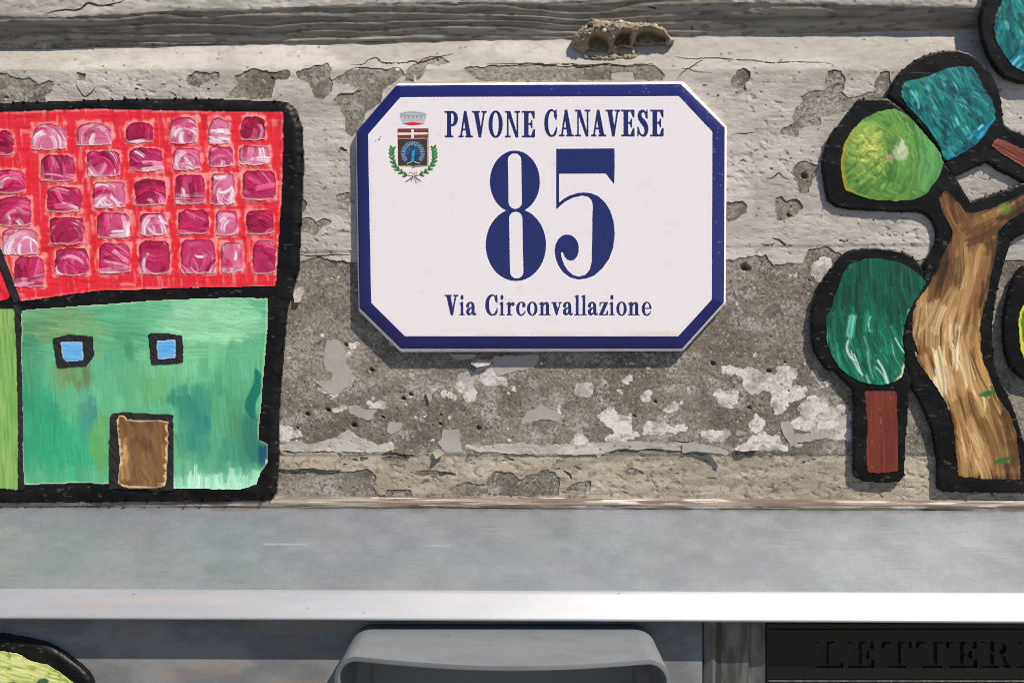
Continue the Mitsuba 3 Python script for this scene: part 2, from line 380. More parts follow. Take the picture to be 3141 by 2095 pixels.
sd = np.minimum(sd, -(sstep(.74, .8, N(gfx, gfy, 20, 13, 30, 2)) * 9 * sstep(.52, .62, N(gfx, gfy, 150, 80, 31, 2)) * sstep(225, 260, gfy)) + 6)   # small chips
strip = [z7([(-400, 960), (40, 950), (300, 985), (480, 960), (620, 860), (720, 950), (860, 990), (1015, 965), (1020, 1035), (820, 1060), (500, 1050), (250, 1050), (40, 1055), (-400, 1060)]),
         z7([(1600, 1000), (1760, 1005), (1900, 985), (2100, 985), (2300, 1000), (2500, 985), (2700, 1000), (2800, 1065), (2500, 1080), (2200, 1080), (1900, 1060), (1700, 1050)]),
         z8([(440, 850), (620, 830), (800, 840), (1060, 830), (1060, 905), (800, 890), (560, 905), (440, 950)])]
sd_strip = sdf(unary_union(strip), Xf, Yf, 9, 30, 2)
sd_low = np.maximum(sd, sd_strip)
F = np.full(gx.shape, 30.0); F[fine] = sd_low
F = np.where(gy > 1620, -30, F)
F = np.where((gy > g0 - 2) & (gy < gv + 20), np.minimum(F, np.maximum(g0 + 4 + 5 * (N(gx, gy, 18, 8, 37, 2) - .5) - gy, gy - gv + 1)), F)
lift = 2.2 * np.exp(-np.maximum(F, 0) / 9) * sstep(.5, .7, N(gx, gy, 70, 50, 33, 2))
texture = 2.6 * (N(gx, gy, 40, 11, 34, 4) - .5) * (1 - inb) * sstep(200, 260, gy) - 2.6 * sstep(.66, .78, N(gx, gy, 15, 10, 35, 2)) * sstep(200, 260, gy) * sstep(.4, .6, N(gx, gy, 200, 160, 36, 2))
pH = H0 + .7 + texture + lift
m, _ = sheet(WX, WY, F, pH, 5)
put('wall__paint_coat', m, 'wall_paint', True)

white = [z7([(1560, 400), (1700, 370), (1760, 320), (1840, 320), (1860, 420), (1950, 440), (1945, 510), (1870, 495), (1790, 500), (1700, 450), (1650, 500), (1690, 560), (1680, 630), (1600, 630), (1590, 570), (1525, 520), (1515, 460), (1550, 470)]),
         z7([(780, 650), (850, 640), (900, 615), (950, 640), (920, 695), (860, 690), (800, 680)]), z7([(480, 690), (570, 662), (615, 690), (590, 720), (500, 720)]),
         z7([(20, 850), (120, 855), (240, 880), (235, 930), (100, 950), (20, 940)]), z7([(1590, 1000), (1700, 1010), (1760, 1030), (1740, 1070), (1650, 1030)]),
         z7([(1400, 560), (1530, 570), (1520, 610), (1410, 605)]), z7([(600, 150), (700, 140), (710, 175), (650, 190)]), z7([(1130, 400), (1185, 410), (1180, 455), (1140, 440)]),
         z7([(600, 210), (640, 215), (625, 290), (665, 400), (640, 500), (655, 400)]), z7([(340, 490), (520, 580), (570, 520), (560, 540), (520, 600), (360, 520)]),
         z8([(1340, 310), (1400, 285), (1500, 300), (1620, 305), (1640, 340), (1740, 380), (1750, 300), (1860, 290), (1900, 320), (1860, 420), (1960, 440), (1950, 500), (1850, 540), (1790, 620), (1740, 630), (1710, 560), (1730, 480), (1580, 490), (1500, 430), (1520, 380), (1360, 345)]),
         z8([(1900, 580), (2000, 510), (2110, 520), (2120, 600), (2270, 560), (2290, 830), (2150, 810), (2000, 760), (1870, 720), (1850, 690), (1940, 660)]),
         z8([(1300, 480), (1420, 460), (1475, 480), (1460, 540), (1430, 580), (1330, 560)]), z8([(290, 430), (420, 420), (435, 470), (370, 515), (300, 490)]),
         z8([(460, 650), (540, 580), (580, 600), (600, 650), (700, 640), (710, 720), (700, 780), (740, 770), (750, 800), (640, 845), (500, 830), (520, 800), (600, 780), (560, 740), (510, 710)]),
         z8([(790, 730), (860, 680), (910, 710), (1000, 730), (1070, 700), (1115, 720), (1060, 760), (960, 780), (820, 785)]), z8([(1190, 780), (1290, 750), (1410, 770), (1370, 820), (1260, 830)]),
         z8([(1480, 885), (1560, 800), (1620, 770), (1760, 790), (1800, 850), (1960, 860), (1840, 880), (1700, 890), (1560, 895)]), z8([(250, 840), (310, 775), (340, 780), (400, 830), (450, 870), (420, 905), (260, 905)]),
         z8([(1535, 710), (1600, 640), (1660, 690), (1640, 740), (1580, 760)]), z8([(920, 600), (1010, 540), (1065, 535), (1040, 590), (970, 615)]),
         z8([(640, 390), (690, 352), (695, 400), (670, 418)]), z8([(780, 285), (860, 320), (840, 330), (800, 310)]), z8([(490, 370), (540, 400), (515, 412)]), z8([(590, 455), (645, 480), (630, 500)]), z8([(770, 520), (810, 470), (850, 490), (830, 540), (790, 550)]),
         z8([(1990, 310), (2030, 350), (2150, 440), (2110, 440), (1990, 360)]), Polygon([(2493, 810), (2520, 792), (2546, 792), (2550, 820), (2535, 850), (2505, 866), (2488, 842)]),
         z5([(530, 222), (620, 215), (690, 168), (740, 200), (900, 208), (900, 240), (540, 240)]), z5([(410, 380), (560, 372), (520, 392), (420, 392)])]
sdw = sdf(unary_union([w for w in white]).buffer(0), Xf, Yf, 8, 22, 3)
speck = 5 * (sstep(.70, .78, N(gfx, gfy, 26, 18, 40, 3)) * 2 - 1)
speck = np.where((gfy > 830) & (gfy < 1370), speck, -5)
sdw = np.maximum(sdw - 7 * sstep(.45, .75, N(gfx, gfy, 13, 10, 41, 3)) + 3.5, speck - 4 * N(gfx, gfy, 9, 9, 43, 1))
F = np.full(gx.shape, -30.0); F[fine] = sdw
m, _ = sheet(WX, WY, F, con + .55 + .3 * N(gx, gy, 14, 11, 42, 2), 2)
put('wall__primer_patch', m, 'primer', True, label='chalky white primer left in ragged patches on the bare concrete')

holes = [z7([(-100, 1215), (300, 1195), (420, 1215), (800, 1205), (860, 1260), (850, 1320), (840, 1400), (915, 1440), (-100, 1440)]), z7([(930, 1380), (1040, 1355), (1150, 1380), (1170, 1435), (940, 1435)]),
         z7([(1480, 1370), (1600, 1300), (1680, 1320), (1800, 1340), (1800, 1430), (1490, 1430)]), z7([(1120, 1230), (1250, 1200), (1370, 1205), (1530, 1245), (1400, 1240), (1240, 1260)]),
         z7([(1590, 1110), (1620, 1060), (1760, 1070), (1700, 1120), (1600, 1140)]), z7([(1780, 1290), (1860, 1220), (2000, 1230), (2060, 1300), (2160, 1240), (2351, 1240), (2400, 1300), (2380, 1430), (1780, 1430)]),
         z8([(0, 1080), (60, 1040), (160, 1060), (175, 1160), (165, 1225), (0, 1230)]), z8([(215, 1180), (330, 1115), (410, 1115), (405, 1200), (280, 1200)]), z8([(640, 1050), (710, 1020), (770, 1050), (790, 1075), (660, 1080)]),
         z7([(700, 1110), (760, 1095), (800, 1120), (730, 1140)]), z7([(900, 1100), (1000, 1090), (1140, 1095), (1060, 1140), (920, 1130)])]
beige = Polygon([(-200, 1386), (900, 1388), (1400, 1392), (2100, 1394), (2700, 1398), (3300, 1402), (3300, 1640), (-200, 1640)])
sdb = sdf(beige.difference(unary_union(holes)), Xf, Yf, 8, 30, 4)
sdb = np.minimum(sdb, 6 - 12 * sstep(.68, .76, N(gfx, gfy, 30, 14, 44, 3)))
F = np.full(gx.shape, -30.0); F[fine] = sdb
m, _ = sheet(WX, WY, F, H0 + .5 + 1.6 * (N(gx, gy, 40, 10, 45, 4) - .5) - 2.4 * sstep(.66, .8, N(gx, gy, 16, 9, 46, 2)), 4)
put('wall__old_paint_coat', m, 'old_paint', True, label='older beige paint, cracked, along the foot of the wall')

# flakes of grey paint, each lifting a little
flakes = [z7([(440, 120), (540, 110), (605, 200), (600, 300), (655, 400), (630, 500), (520, 575), (440, 550), (325, 455), (480, 465), (495, 400), (430, 370), (410, 280)]),
          z7([(610, 670), (690, 660), (750, 695), (865, 700), (800, 800), (700, 760), (630, 730)]), z7([(960, 810), (1075, 800), (1070, 860), (975, 915), (950, 880)]),
          z7([(1410, 870), (1555, 870), (1560, 960), (1590, 1050), (1440, 1070), (1370, 970), (1405, 950)]),
          z7([(2050, 840), (2130, 720), (2250, 660), (2351, 710), (2435, 770), (2380, 800), (2260, 780), (2130, 810)]),
          z7([(1840, 250), (2230, 250), (2200, 320), (2180, 345), (1880, 420), (1840, 370)]),
          z8([(1770, 700), (1830, 680), (1870, 720), (1880, 780), (2000, 775), (2090, 770), (2105, 810), (1850, 850), (1800, 800)]),
          z8([(1990, 320), (2035, 310), (2040, 360), (2000, 370)])]
from scipy.interpolate import RegularGridInterpolator
hug = RegularGridInterpolator((fy, fx), gaussian_filter(con[fine], 2.0), bounds_error=False, fill_value=0)
for i, p in enumerate(flakes):
    X, Y = grid(p, 3.0); x, y = np.meshgrid(X, Y)
    f = sdf(p, X, Y, 5, 16, 50 + i)
    h = hug(np.stack([y, x], -1)) + 1.5 + .9 * (N(x, y, 40, 30, 60 + i, 2) - .5) + .9 * np.exp(-np.maximum(f, 0) / 6) * sstep(.45, .7, N(x, y, 40, 40, 70 + i, 1))
    f = f + 3.5 * (N(x, y, 9, 9, 75 + i, 2) - .5)
    m, _ = sheet(X, Y, f, h, 1.8)
    put('wall__paint_flake', m, 'flake_paint', True)

def curled(poly, base, gain, axis, bsdf, label=None, step=2.5, seed=0):
    """a loose chip standing off the wall: depth grows along `axis` (dx, dy) from the side that still holds"""
    X, Y = grid(poly, step); x, y = np.meshgrid(X, Y)
    f = sdf(poly, X, Y, 2, 12, seed)
    t = (x - poly.centroid.x) * axis[0] + (y - poly.centroid.y) * axis[1]
    t = t - t[f > 0].min(); t = t / t[f > 0].max()
    m, _ = sheet(X, Y, f, base + gain * np.clip(t, 0, 1.2) ** 2 + 2 * (N(x, y, 20, 20, seed, 2) - .5), 1.6)
    put('wall__loose_flake', m, bsdf, True, label=label)
curled(z7([(1650, 310), (1690, 275), (1845, 285), (1800, 330), (1700, 345)]), 3, 9, (0, 1), 'primer', 'white chip of paint curling off under the sign', seed=80)
curled(z7([(1480, 235), (1700, 240), (1690, 265), (1560, 290), (1500, 265)]), 3, 6, (0, 1), 'flake_paint', seed=81)
curled(z7([(1270, 560), (1320, 520), (1360, 480), (1385, 490), (1360, 545), (1330, 570), (1325, 600), (1310, 645), (1295, 620), (1285, 590)]), 3, 5, (.7, -.7), 'primer', 'small white curl of paint on the bare concrete below the sign', seed=82)
curled(z7([(1325, 1060), (1370, 1020), (1435, 1065), (1400, 1085), (1365, 1110)]), 2, 16, (.2, 1), 'old_paint', seed=83)
curled(z8([(1060, 850), (1120, 835), (1220, 850), (1320, 870), (1390, 900), (1380, 930), (1330, 915), (1200, 905), (1120, 905), (1060, 915)]), 4, 22, (.75, .66), 'flake_paint', 'long grey paint strip bent away from the wall', seed=84)
curled(z8([(1430, 885), (1470, 870), (1560, 878), (1620, 870), (1600, 893), (1480, 900)]), 3, 9, (0, 1), 'primer', seed=85)
curled(zt([(450, 495), (480, 515), (520, 500), (528, 508), (495, 530), (490, 575), (474, 572), (474, 530), (445, 503)]), 4, 10, (.3, -1), 'primer', 'forked white sliver of paint above the top left of the sign', seed=86)
curled(z7([(-60, -55), (-30, -75), (0, -70), (-25, -30), (-45, 10), (-65, 0)]), 3, 6, (0, 1), 'primer', seed=87) if False else None
curled(Polygon([(905, 886), (930, 880), (935, 890), (922, 925), (905, 930), (900, 905)]), 3, 6, (.3, 1), 'primer', 'white chip of paint beside the right edge of the house', seed=88)

def crack(pts, w, base=3.2):  # flat ribbon laid over the paint; the depth of the crack is only coloured
    c = spline(pts, 8)
    c = c + np.stack([0 * c[:, 0], 3.0 * (N(c[:, 0], c[:, 1], 9, 9, 91, 2) - .5) * 2], -1)
    t = np.gradient(c, axis=0); t /= np.linalg.norm(t, axis=1, keepdims=True) + 1e-9
    n = np.stack([-t[:, 1], t[:, 0]], -1)
    k = np.linspace(0, 1, len(c))
    ww = w * (.35 + .65 * np.sin(np.pi * np.clip(k, .03, .97))) * (.6 + .8 * N(c[:, 0], c[:, 1], 14, 14, 92, 2))
    a, b = c + n * ww[:, None] / 2, c - n * ww[:, None] / 2
    def depth(q):
        iy = np.clip(np.round((q[:, 1] + 140) / FS).astype(int) + 5, 0, len(WY) - 1); ix = np.clip(np.round((q[:, 0] + 140) / FS).astype(int) + 5, 0, len(WX) - 1)
        return pH[iy, ix] + .7
    V = np.vstack([np.column_stack([a, depth(a)]), np.column_stack([b, depth(b)])])
    i = np.arange(len(c) - 1); L = len(c)
    f = np.vstack([np.stack([i, i + 1, i + L], 1), np.stack([i + 1, i + L + 1, i + L], 1)])
    put('wall__crack', (world(V[:, 0], V[:, 1], V[:, 2]), f), 'crack_shade')
crack(Z([(150, 350), (250, 365), (360, 358), (500, 368), (650, 378), (760, 395), (860, 388), (1000, 390), (1135, 398)], 2.06, 2000, 0), 4)
crack(Z([(160, 495), (205, 450), (240, 430), (300, 385), (330, 370)], 2.06, 2000, 0), 3.5)
crack(Z([(190, 437), (230, 435), (280, 455), (380, 460)], 2.06, 2000, 0), 2.5)
crack(Z([(300, 90), (400, 70), (520, 65), (580, 25), (680, 40), (780, 20), (850, -10)], 2.137, 0, 0), 6)
crack(Z([(35, 445), (120, 440), (160, 405), (210, 390), (250, 430), (330, 432), (420, 430), (440, 418), (530, 420), (620, 390), (740, 355)], 2.26, 1060, 0), 5)
crack(Z([(500, 560), (530, 610), (560, 635), (600, 610), (625, 575)], 2.137, 0, 0), 5)
crack(Z([(1110, 605), (1150, 625), (1160, 650)], 2.137, 0, 0), 3)
crack(Z([(980, 440), (1340, 437), (1380, 448), (1560, 440), (1640, 455), (1800, 438), (1950, 455), (2130, 440)], 2.26, 1060, 0), 5)
crack(Z([(180, 1530), (260, 1538), (350, 1532), (420, 1525), (520, 1530)], 2.24, 840, 100), 4.5)
crack(Z([(740, 738), (800, 715), (830, 695), (860, 720), (905, 742)], 2.376, 2040, 240), 4)
crack(Z([(470, 415), (560, 405), (650, 398)], 2.376, 2040, 240), 3)
crack(Z([(780, 1165), (830, 1180), (880, 1215), (930, 1215)], 2.376, 2040, 240), 6)
crack(Z([(700, 1210), (760, 1220), (800, 1205)], 2.376, 2040, 240), 5)
crack(Z([(40, 1200), (120, 1210), (200, 1218), (300, 1198), (380, 1212), (480, 1218), (560, 1205)], 2.734, 840, 1000), 7)
crack(Z([(1370, 1215), (1400, 1240), (1450, 1232), (1500, 1235), (1530, 1250)], 2.734, 840, 1000), 6)
crack(Z([(210, 1040), (250, 1070), (270, 1100)], 2.351, 1640, 1000), 6)
crack(Z([(800, 885), (870, 890), (960, 900), (1050, 908)], 2.351, 1640, 1000), 5)
crack(Z([(540, 905), (620, 890), (760, 895)], 2.351, 1640, 1000), 4)
crack(Z([(980, 830), (1060, 835), (1200, 850), (1290, 870)], 2.351, 1640, 1000), 4)
crack(Z([(900, 1075), (1000, 1065), (1060, 1080), (1140, 1085)], 2.734, 840, 1000), 7)
crack(Z([(1260, 60), (1340, 70), (1430, 85), (1500, 95), (1560, 72), (1640, 65), (1680, 40)], 3.918, 1640, 0), 5)
crack(Z([(1915, 190), (1925, 260), (1915, 330), (1930, 400)], 3.918, 1640, 0), 4)

# deep round bug holes in the concrete
# ------------------------------------------------------------------ mud nest in the groove
thing('mud_nest', 'sandy mud wasp nest with three open cells in the groove above the sign', 'nest')
zn = lambda p: Polygon(Z(p, 3.918, 1640, 0))
outer = zn([(450, 450), (490, 400), (530, 340), (600, 300), (660, 250), (710, 205), (800, 230), (950, 235), (1100, 240), (1230, 260), (1330, 255), (1480, 285), (1580, 330), (1620, 400), (1700, 470), (1690, 495), (1600, 520), (1560, 490), (1330, 510), (1190, 500), (1190, 570), (1290, 630), (1240, 665), (1160, 685), (1000, 680), (940, 700), (800, 695), (740, 695), (620, 680), (560, 610), (490, 560), (470, 500)])
open_ = unary_union([zn([(610, 590), (680, 572), (760, 600), (880, 605), (905, 640), (860, 665), (770, 662), (660, 648)]), zn([(990, 560), (1050, 535), (1140, 550), (1190, 590), (1180, 640), (1060, 640), (1000, 610)])])
cell1, cell2, cell3 = zn([(640, 500), (660, 430), (740, 395), (830, 425), (900, 480), (910, 560), (880, 600), (760, 595), (650, 565)]), zn([(945, 500), (980, 420), (1050, 370), (1150, 370), (1165, 440), (1160, 540), (1060, 535), (960, 560)]), zn([(1195, 495), (1230, 390), (1300, 345), (1420, 350), (1560, 400), (1620, 450), (1590, 490), (1330, 505)])
nd = 30
X, Y = grid(outer, 2.5); x, y = np.meshgrid(X, Y)
f = np.minimum(sdf(outer, X, Y, 3, 10, 100), -sdf(open_, X, Y, 2, 10, 101))
fo = sdf(outer, X, Y, 0)
def wall_depth(x, y):
    return np.where(y < 108, -G * np.clip((y - 6) / 102, 0, 1), -G * np.clip(1 - (y - 108) / 106, 0, 1))
hw = wall_depth(x, y)
cav = unary_union([cell1, cell2, cell3]); fc = sdf(cav, X, Y, 2, 8, 102)
top = np.maximum(hw, -28) + 46 * (1 - np.exp(-np.maximum(fo, 0) / 11)) * sstep(168, 96, y) + 7
top = top + 12 * (N(x, y, 13, 13, 103, 3) - .5) + 9 * (N(x, y, 5, 5, 104, 2) - .5)
floor_ = hw + 2 + 6 * N(x, y, 9, 9, 105, 2)
h = np.where(fc > 0, top + (floor_ - top) * sstep(0, 5, fc), top)
m, _ = sheet(X, Y, f, h, 0, 0, to=-G - 6)
put('mud_nest__shell', m, 'mud', True)
rng = np.random.default_rng(11); ps, pc = [], []
ico = trimesh.creation.icosphere(1)
spots = [(665, 330, 8.5, (.03, .032, .036)), (830, 395, 6.5, (.6, .55, .45)), (875, 290, 5, (.6, .55, .48)), (750, 360, 6.5, (.2, .18, .16)), (1030, 280, 7, (.55, .53, .5)), (1120, 310, 7.5, (.4, .39, .4)), (940, 330, 6, (.16, .16, .17)), (1460, 295, 5.5, (.6, .55, .47)), (1640, 475, 6, (.6, .55, .5)), (1690, 475, 5.5, (.5, .45, .4)), (1025, 637, 4.5, (.04, .04, .04)), (905, 665, 4.5, (.1, .09, .08)), (690, 230, 6, (.2, .15, .1)), (1390, 345, 7, (.12, .14, .16)), (815, 345, 6, (.3, .25, .2)), (885, 395, 6, (.15, .13, .12)), (970, 355, 6, (.3, .27, .24))]
for _ in range(260):
    spots.append((rng.uniform(480, 1660), rng.uniform(220, 690), rng.uniform(1.8, 4.2), tuple(np.array([.44, .37, .28]) * rng.uniform(.35, 1.35))))
for sx, sy, r, c in spots:
    qx, qy = 1640 + sx / 3.918, sy / 3.918
    ix, iy = int(round((qx - X[0]) / 2.5)), int(round((qy - Y[0]) / 2.5))
    if not (0 <= iy < len(Y) and 0 <= ix < len(X)) or f[iy, ix] < 1 or fc[iy, ix] > 0: continue
    v = ico.vertices * (1 + .25 * (rng.random((len(ico.vertices), 1)) - .5)) * r * np.array([1.15, .8, .9])
    base = sum(len(a[0]) for a in ps)
    P = world(qx + v[:, 0], qy + v[:, 2], h[iy, ix] + r * .25 + v[:, 1])
    ps.append((P, ico.faces[:, ::-1] + base)); pc.append(np.tile(c, (len(v), 1)))
put('mud_nest__pebble', (np.vstack([a for a, _ in ps]), np.vstack([b for _, b in ps])), 'stones', True, color=np.vstack(pc), kind='stuff')

# ------------------------------------------------------------------ number sign
thing('number_sign', 'white enamel house number sign with cut corners, blue border and number 85', 'sign')
SD, ST = 40.0, 40.0
osg = Polygon([(1216, 251), (2100, 246), (2234, 384), (2230, 932), (2098, 1078), (1226, 1080), (1096, 953), (1088, 402)])
osg = osg.buffer(-14).buffer(14, quad_segs=12)
bo = Polygon([(1211, 261), (2089, 257), (2225, 391), (2222.5, 927), (2095, 1069), (1229, 1069.5), (1101, 944), (1090.5, 399)])
bi = Polygon([(1228, 299), (2082, 295.5), (2185, 405), (2183.5, 919), (2080, 1032), (1242, 1031.5), (1138.5, 929), (1128.5, 413)])
X, Y = grid(osg, 3.0); x, y = np.meshgrid(X, Y)
def exact(poly, x, y):
    pts = shapely.points(x.ravel(), y.ravel())
    d = shapely.distance(poly.exterior, pts); ins = shapely.contains(poly, pts)
    return np.where(ins, d, -d).reshape(x.shape)
fo = exact(osg, x, y)
def dome(f):
    f = np.maximum(f, 0)
    g = np.where(f < 54, .0046 * (54 - f) ** 2, 0)
    return ST - g - np.where(f < 12, 12 - np.sqrt(np.maximum(144 - (12 - f) ** 2, 0)), 0)
wavy = .25 * (N(x, y, 90, 90, 120, 2) - .5)
m, _ = sheet(X, Y, fo, dome(fo) + wavy, 0, SD, to=6)
white_c = lin(236, 229, 234)
pxy = np.stack([m[0][:, 0] / (S * (1 - SD / D)) + CX, CY - m[0][:, 2] / (S * (1 - SD / D))], -1)
pc = np.tile(white_c, (len(m[0]), 1)) * (.975 + .05 * N(pxy[:, 0], pxy[:, 1], 110, 90, 122, 3))[:, None]
grime = sstep(34, 0, 1031 - pxy[:, 1]) * sstep(1200, 1300, pxy[:, 0]) * sstep(.35, .65, N(pxy[:, 0], pxy[:, 1], 90, 14, 123, 3)) + .5 * sstep(.72, .82, N(pxy[:, 0], pxy[:, 1], 30, 30, 124, 3))
pc = pc * (1 - .16 * np.clip(grime, 0, 1)[:, None] * np.array([.5, .75, 1.1]))
put('number_sign__plate', m, 'glaze', True, color=pc)
fb = np.minimum(exact(bo, x, y), -exact(bi, x, y))
rs = np.random.default_rng(5)
navy = lin(28, 31, 98)
fl = N(x, y, 40, 40, 121, 3)
bc = mixc(navy, navy * 1.25, fl)
X2, Y2 = grid(osg, 3.0); x2, y2 = np.meshgrid(X2, Y2)
fb2 = np.minimum(exact(bo, x2, y2), -exact(bi, x2, y2)); fo2 = exact(osg, x2, y2)
near_ur = sstep(620, 120, np.hypot(x2 - 2190, y2 - 330))
bc = mixc(navy * .95, navy * 1.15, N(x2, y2, 40, 40, 121, 3))
bc = mixc(bc, lin(150, 155, 190), (rs.random(x2.shape) > (1 - .012 * near_ur)) * .8)  # sparse pale specks, sun glitter painted into the glaze colour
m, c = sheet(X2, Y2, fb2, dome(fo2) + .5 + .25 * (N(x2, y2, 90, 90, 120, 2) - .5), .8, SD, attr=bc)
put('number_sign__border', m, 'glaze', True, color=c)

# lettering: every character is an outline of its own, fired a tenth of a millimetre proud of the plate
def ell(cx, cy, rx, ry): return affinity.scale(Point(cx, cy).buffer(1, quad_segs=24), rx, ry)
def stroke(pts, n=8):
    c = spline(pts, n)
    hull = [unary_union([Point(a[0], a[1]).buffer(max(a[2], .004), quad_segs=6), Point(b[0], b[1]).buffer(max(b[2], .004), quad_segs=6)]).convex_hull for a, b in zip(c[:-1], c[1:])]
    return unary_union(hull)
def slab(x0, x1, y, up, sx0, sx1, t=.055, br=.05):
    """a bracketed serif from x0 to x1 at height y, growing to the stem sx0..sx1"""
    s = 1 if up else -1
    return unary_union([box(x0, min(y, y + s * t), x1, max(y, y + s * t)), Polygon([(sx0 - br, y + s * t * .9), (sx1 + br, y + s * t * .9), (sx1, y + s * (t + br)), (sx0, y + s * (t + br))])])
def P(*q): return Polygon(q)
G_ = {}
G_['P'] = unary_union([box(.13, 0, .31, 1), slab(.02, .42, 0, True, .13, .31), slab(0, .4, 1, False, .13, .31), box(.2, .94, .4, 1), box(.2, .43, .4, .49), ell(.38, .715, .27, .285).difference(ell(.345, .715, .125, .225)).difference(box(-1, 0, .3, 1))])
G_['A'] = unary_union([P((.27, 1), (.37, 1), (.6, 0), (.4, 0), (.27, .68)), P((.27, 1), (.34, 1), (.15, 0), (.085, 0)), box(.15, .27, .45, .325), slab(0, .24, 0, True, .085, .15, br=.03), slab(.33, .68, 0, True, .41, .58, br=.03)])
G_['V'] = affinity.scale(affinity.rotate(unary_union([P((.27, 1), (.37, 1), (.6, 0), (.4, 0), (.27, .68)), P((.27, 1), (.34, 1), (.15, 0), (.085, 0)), slab(0, .24, 0, True, .085, .15, br=.03), slab(.33, .68, 0, True, .41, .58, br=.03)]), 180, origin=(.34, .5)), 1, 1)
G_['O'] = ell(.33, .5, .33, .52).difference(ell(.33, .5, .155, .455))
G_['N'] = unary_union([box(.1, 0, .16, 1), box(.55, 0, .61, 1), P((.06, 1), (.24, 1), (.61, 0), (.5, 0), (.1, .93)), slab(0, .26, 0, True, .1, .16, br=.03), box(0, .945, .2, 1), slab(.45, .7, 1, False, .55, .61, br=.03)])
def E_():
    return unary_union([box(.1, 0, .28, 1), box(0, 0, .45, .055), box(0, .945, .45, 1), P((.28, .055), (.4, .055), (.5, .3), (.56, .3), (.56, 0), (.28, 0)), P((.28, .945), (.4, .945), (.5, .72), (.55, .72), (.55, 1), (.28, 1)), box(.28, .475, .4, .53), P((.36, .475), (.36, .53), (.42, .66), (.45, .66), (.45, .34), (.42, .34)), P((.28, 0), (.28, .1), (.34, .055), (.34, 0)), P((.28, 1), (.28, .9), (.34, .945), (.34, 1))])
G_['E'] = E_()
G_['C'] = unary_union([ell(.33, .5, .33, .52).difference(ell(.36, .5, .19, .46)).difference(box(.47, .22, 1, .76)), P((.46, .78), (.52, .66), (.585, .6), (.585, 1), (.55, 1), (.5, .93)), stroke([(.45, .02, .03), (.53, .1, .035), (.57, .22, .028), (.58, .32, .02)])])
G_['S'] = unary_union([stroke([(.46, .72, .03), (.42, .87, .035), (.3, .96, .04), (.15, .9, .07), (.115, .76, .09), (.2, .62, .1), (.34, .5, .115), (.44, .37, .105), (.46, .22, .09), (.4, .07, .06), (.27, .025, .035), (.13, .1, .03), (.06, .27, .028)], 10), P((.44, .8), (.49, .65), (.525, .65), (.525, 1), (.49, 1), (.46, .93)), P((.0, 0), (.035, 0), (.07, .07), (.11, .15), (.04, .36), (.0, .36))])
G_['L'] = unary_union([box(.1, 0, .28, 1), slab(0, .4, 1, False, .1, .28), box(0, 0, .5, .06), P((.28, 0), (.4, .06), (.52, .06), (.56, .2), (.6, .2), (.6, 0)), P((.28, 0), (.28, .1), (.36, .0))])
G_['T'] = unary_union([box(.24, 0, .42, 1), slab(.13, .53, 0, True, .24, .42), box(.02, .94, .64, 1), P((0, .76), (.03, .76), (.1, .94), (.1, 1), (0, 1)), P((.66, .76), (.63, .76), (.56, .94), (.56, 1), (.66, 1))])
G_['R'] = unary_union([box(.12, 0, .3, 1), slab(0, .42, 0, True, .12, .3), box(0, .945, .38, 1), ell(.37, .74, .24, .26).difference(ell(.34, .74, .1, .2)).difference(box(-1, 0, .28, 1.1)), box(.25, .47, .42, .525), stroke([(.4, .5, .06), (.5, .38, .08), (.54, .18, .08), (.6, .05, .05), (.68, .05, .02)])])
# small letters: x-height .66 of the capitals
G_['i'] = unary_union([box(.08, 0, .21, .64), P((0, .58), (.08, .6), (.21, .66), (.21, .5), (.0, .55)), slab(0, .3, 0, True, .08, .21, .035, .03), ell(.145, .88, .085, .11)])
G_['l'] = unary_union([box(.09, 0, .22, .98), P((0, .93), (.1, .95), (.22, 1), (.22, .86), (.02, .9)), slab(0, .31, 0, True, .09, .22, .035, .03)])
G_['a'] = unary_union([stroke([(.08, .47, .06), (.12, .57, .05), (.22, .63, .028), (.32, .56, .055), (.345, .42, .066), (.345, .2, .066), (.37, .06, .05), (.44, .03, .03), (.48, .09, .018)]), ell(.085, .46, .07, .085), stroke([(.32, .4, .02), (.2, .34, .03), (.1, .24, .06), (.09, .13, .07), (.15, .04, .05), (.24, .07, .025), (.31, .18, .02)])])
G_['r'] = unary_union([box(.08, 0, .21, .64), P((0, .57), (.08, .6), (.21, .66), (.21, .48), (0, .54)), slab(0, .31, 0, True, .08, .21, .035, .03), stroke([(.2, .42, .02), (.26, .56, .025), (.34, .61, .03)]), ell(.36, .54, .075, .09)])
G_['c'] = unary_union([ell(.23, .315, .23, .345).difference(ell(.255, .315, .125, .3)).difference(box(.3, .12, 1, .55)), ell(.36, .48, .075, .09), stroke([(.3, .03, .028), (.36, .08, .02), (.42, .19, .012)]), stroke([(.24, .635, .025), (.33, .62, .03), (.38, .54, .05)])])
G_['o'] = ell(.245, .32, .245, .345).difference(ell(.245, .32, .115, .3))
G_['n'] = unary_union([box(.08, 0, .21, .64), P((0, .57), (.08, .6), (.21, .66), (.21, .48), (0, .54)), slab(0, .29, 0, True, .08, .21, .035, .02), box(.35, 0, .48, .48), slab(.28, .56, 0, True, .35, .48, .035, .02), stroke([(.2, .46, .02), (.27, .57, .03), (.36, .6, .05), (.415, .52, .064), (.415, .42, .064)])])
G_['v'] = unary_union([P((.05, .62), (.2, .62), (.32, .22), (.27, 0), (.22, 0)), P((.4, .62), (.44, .62), (.27, 0), (.23, 0), (.26, .16)), box(0, .6, .25, .64), box(.33, .6, .51, .64)])
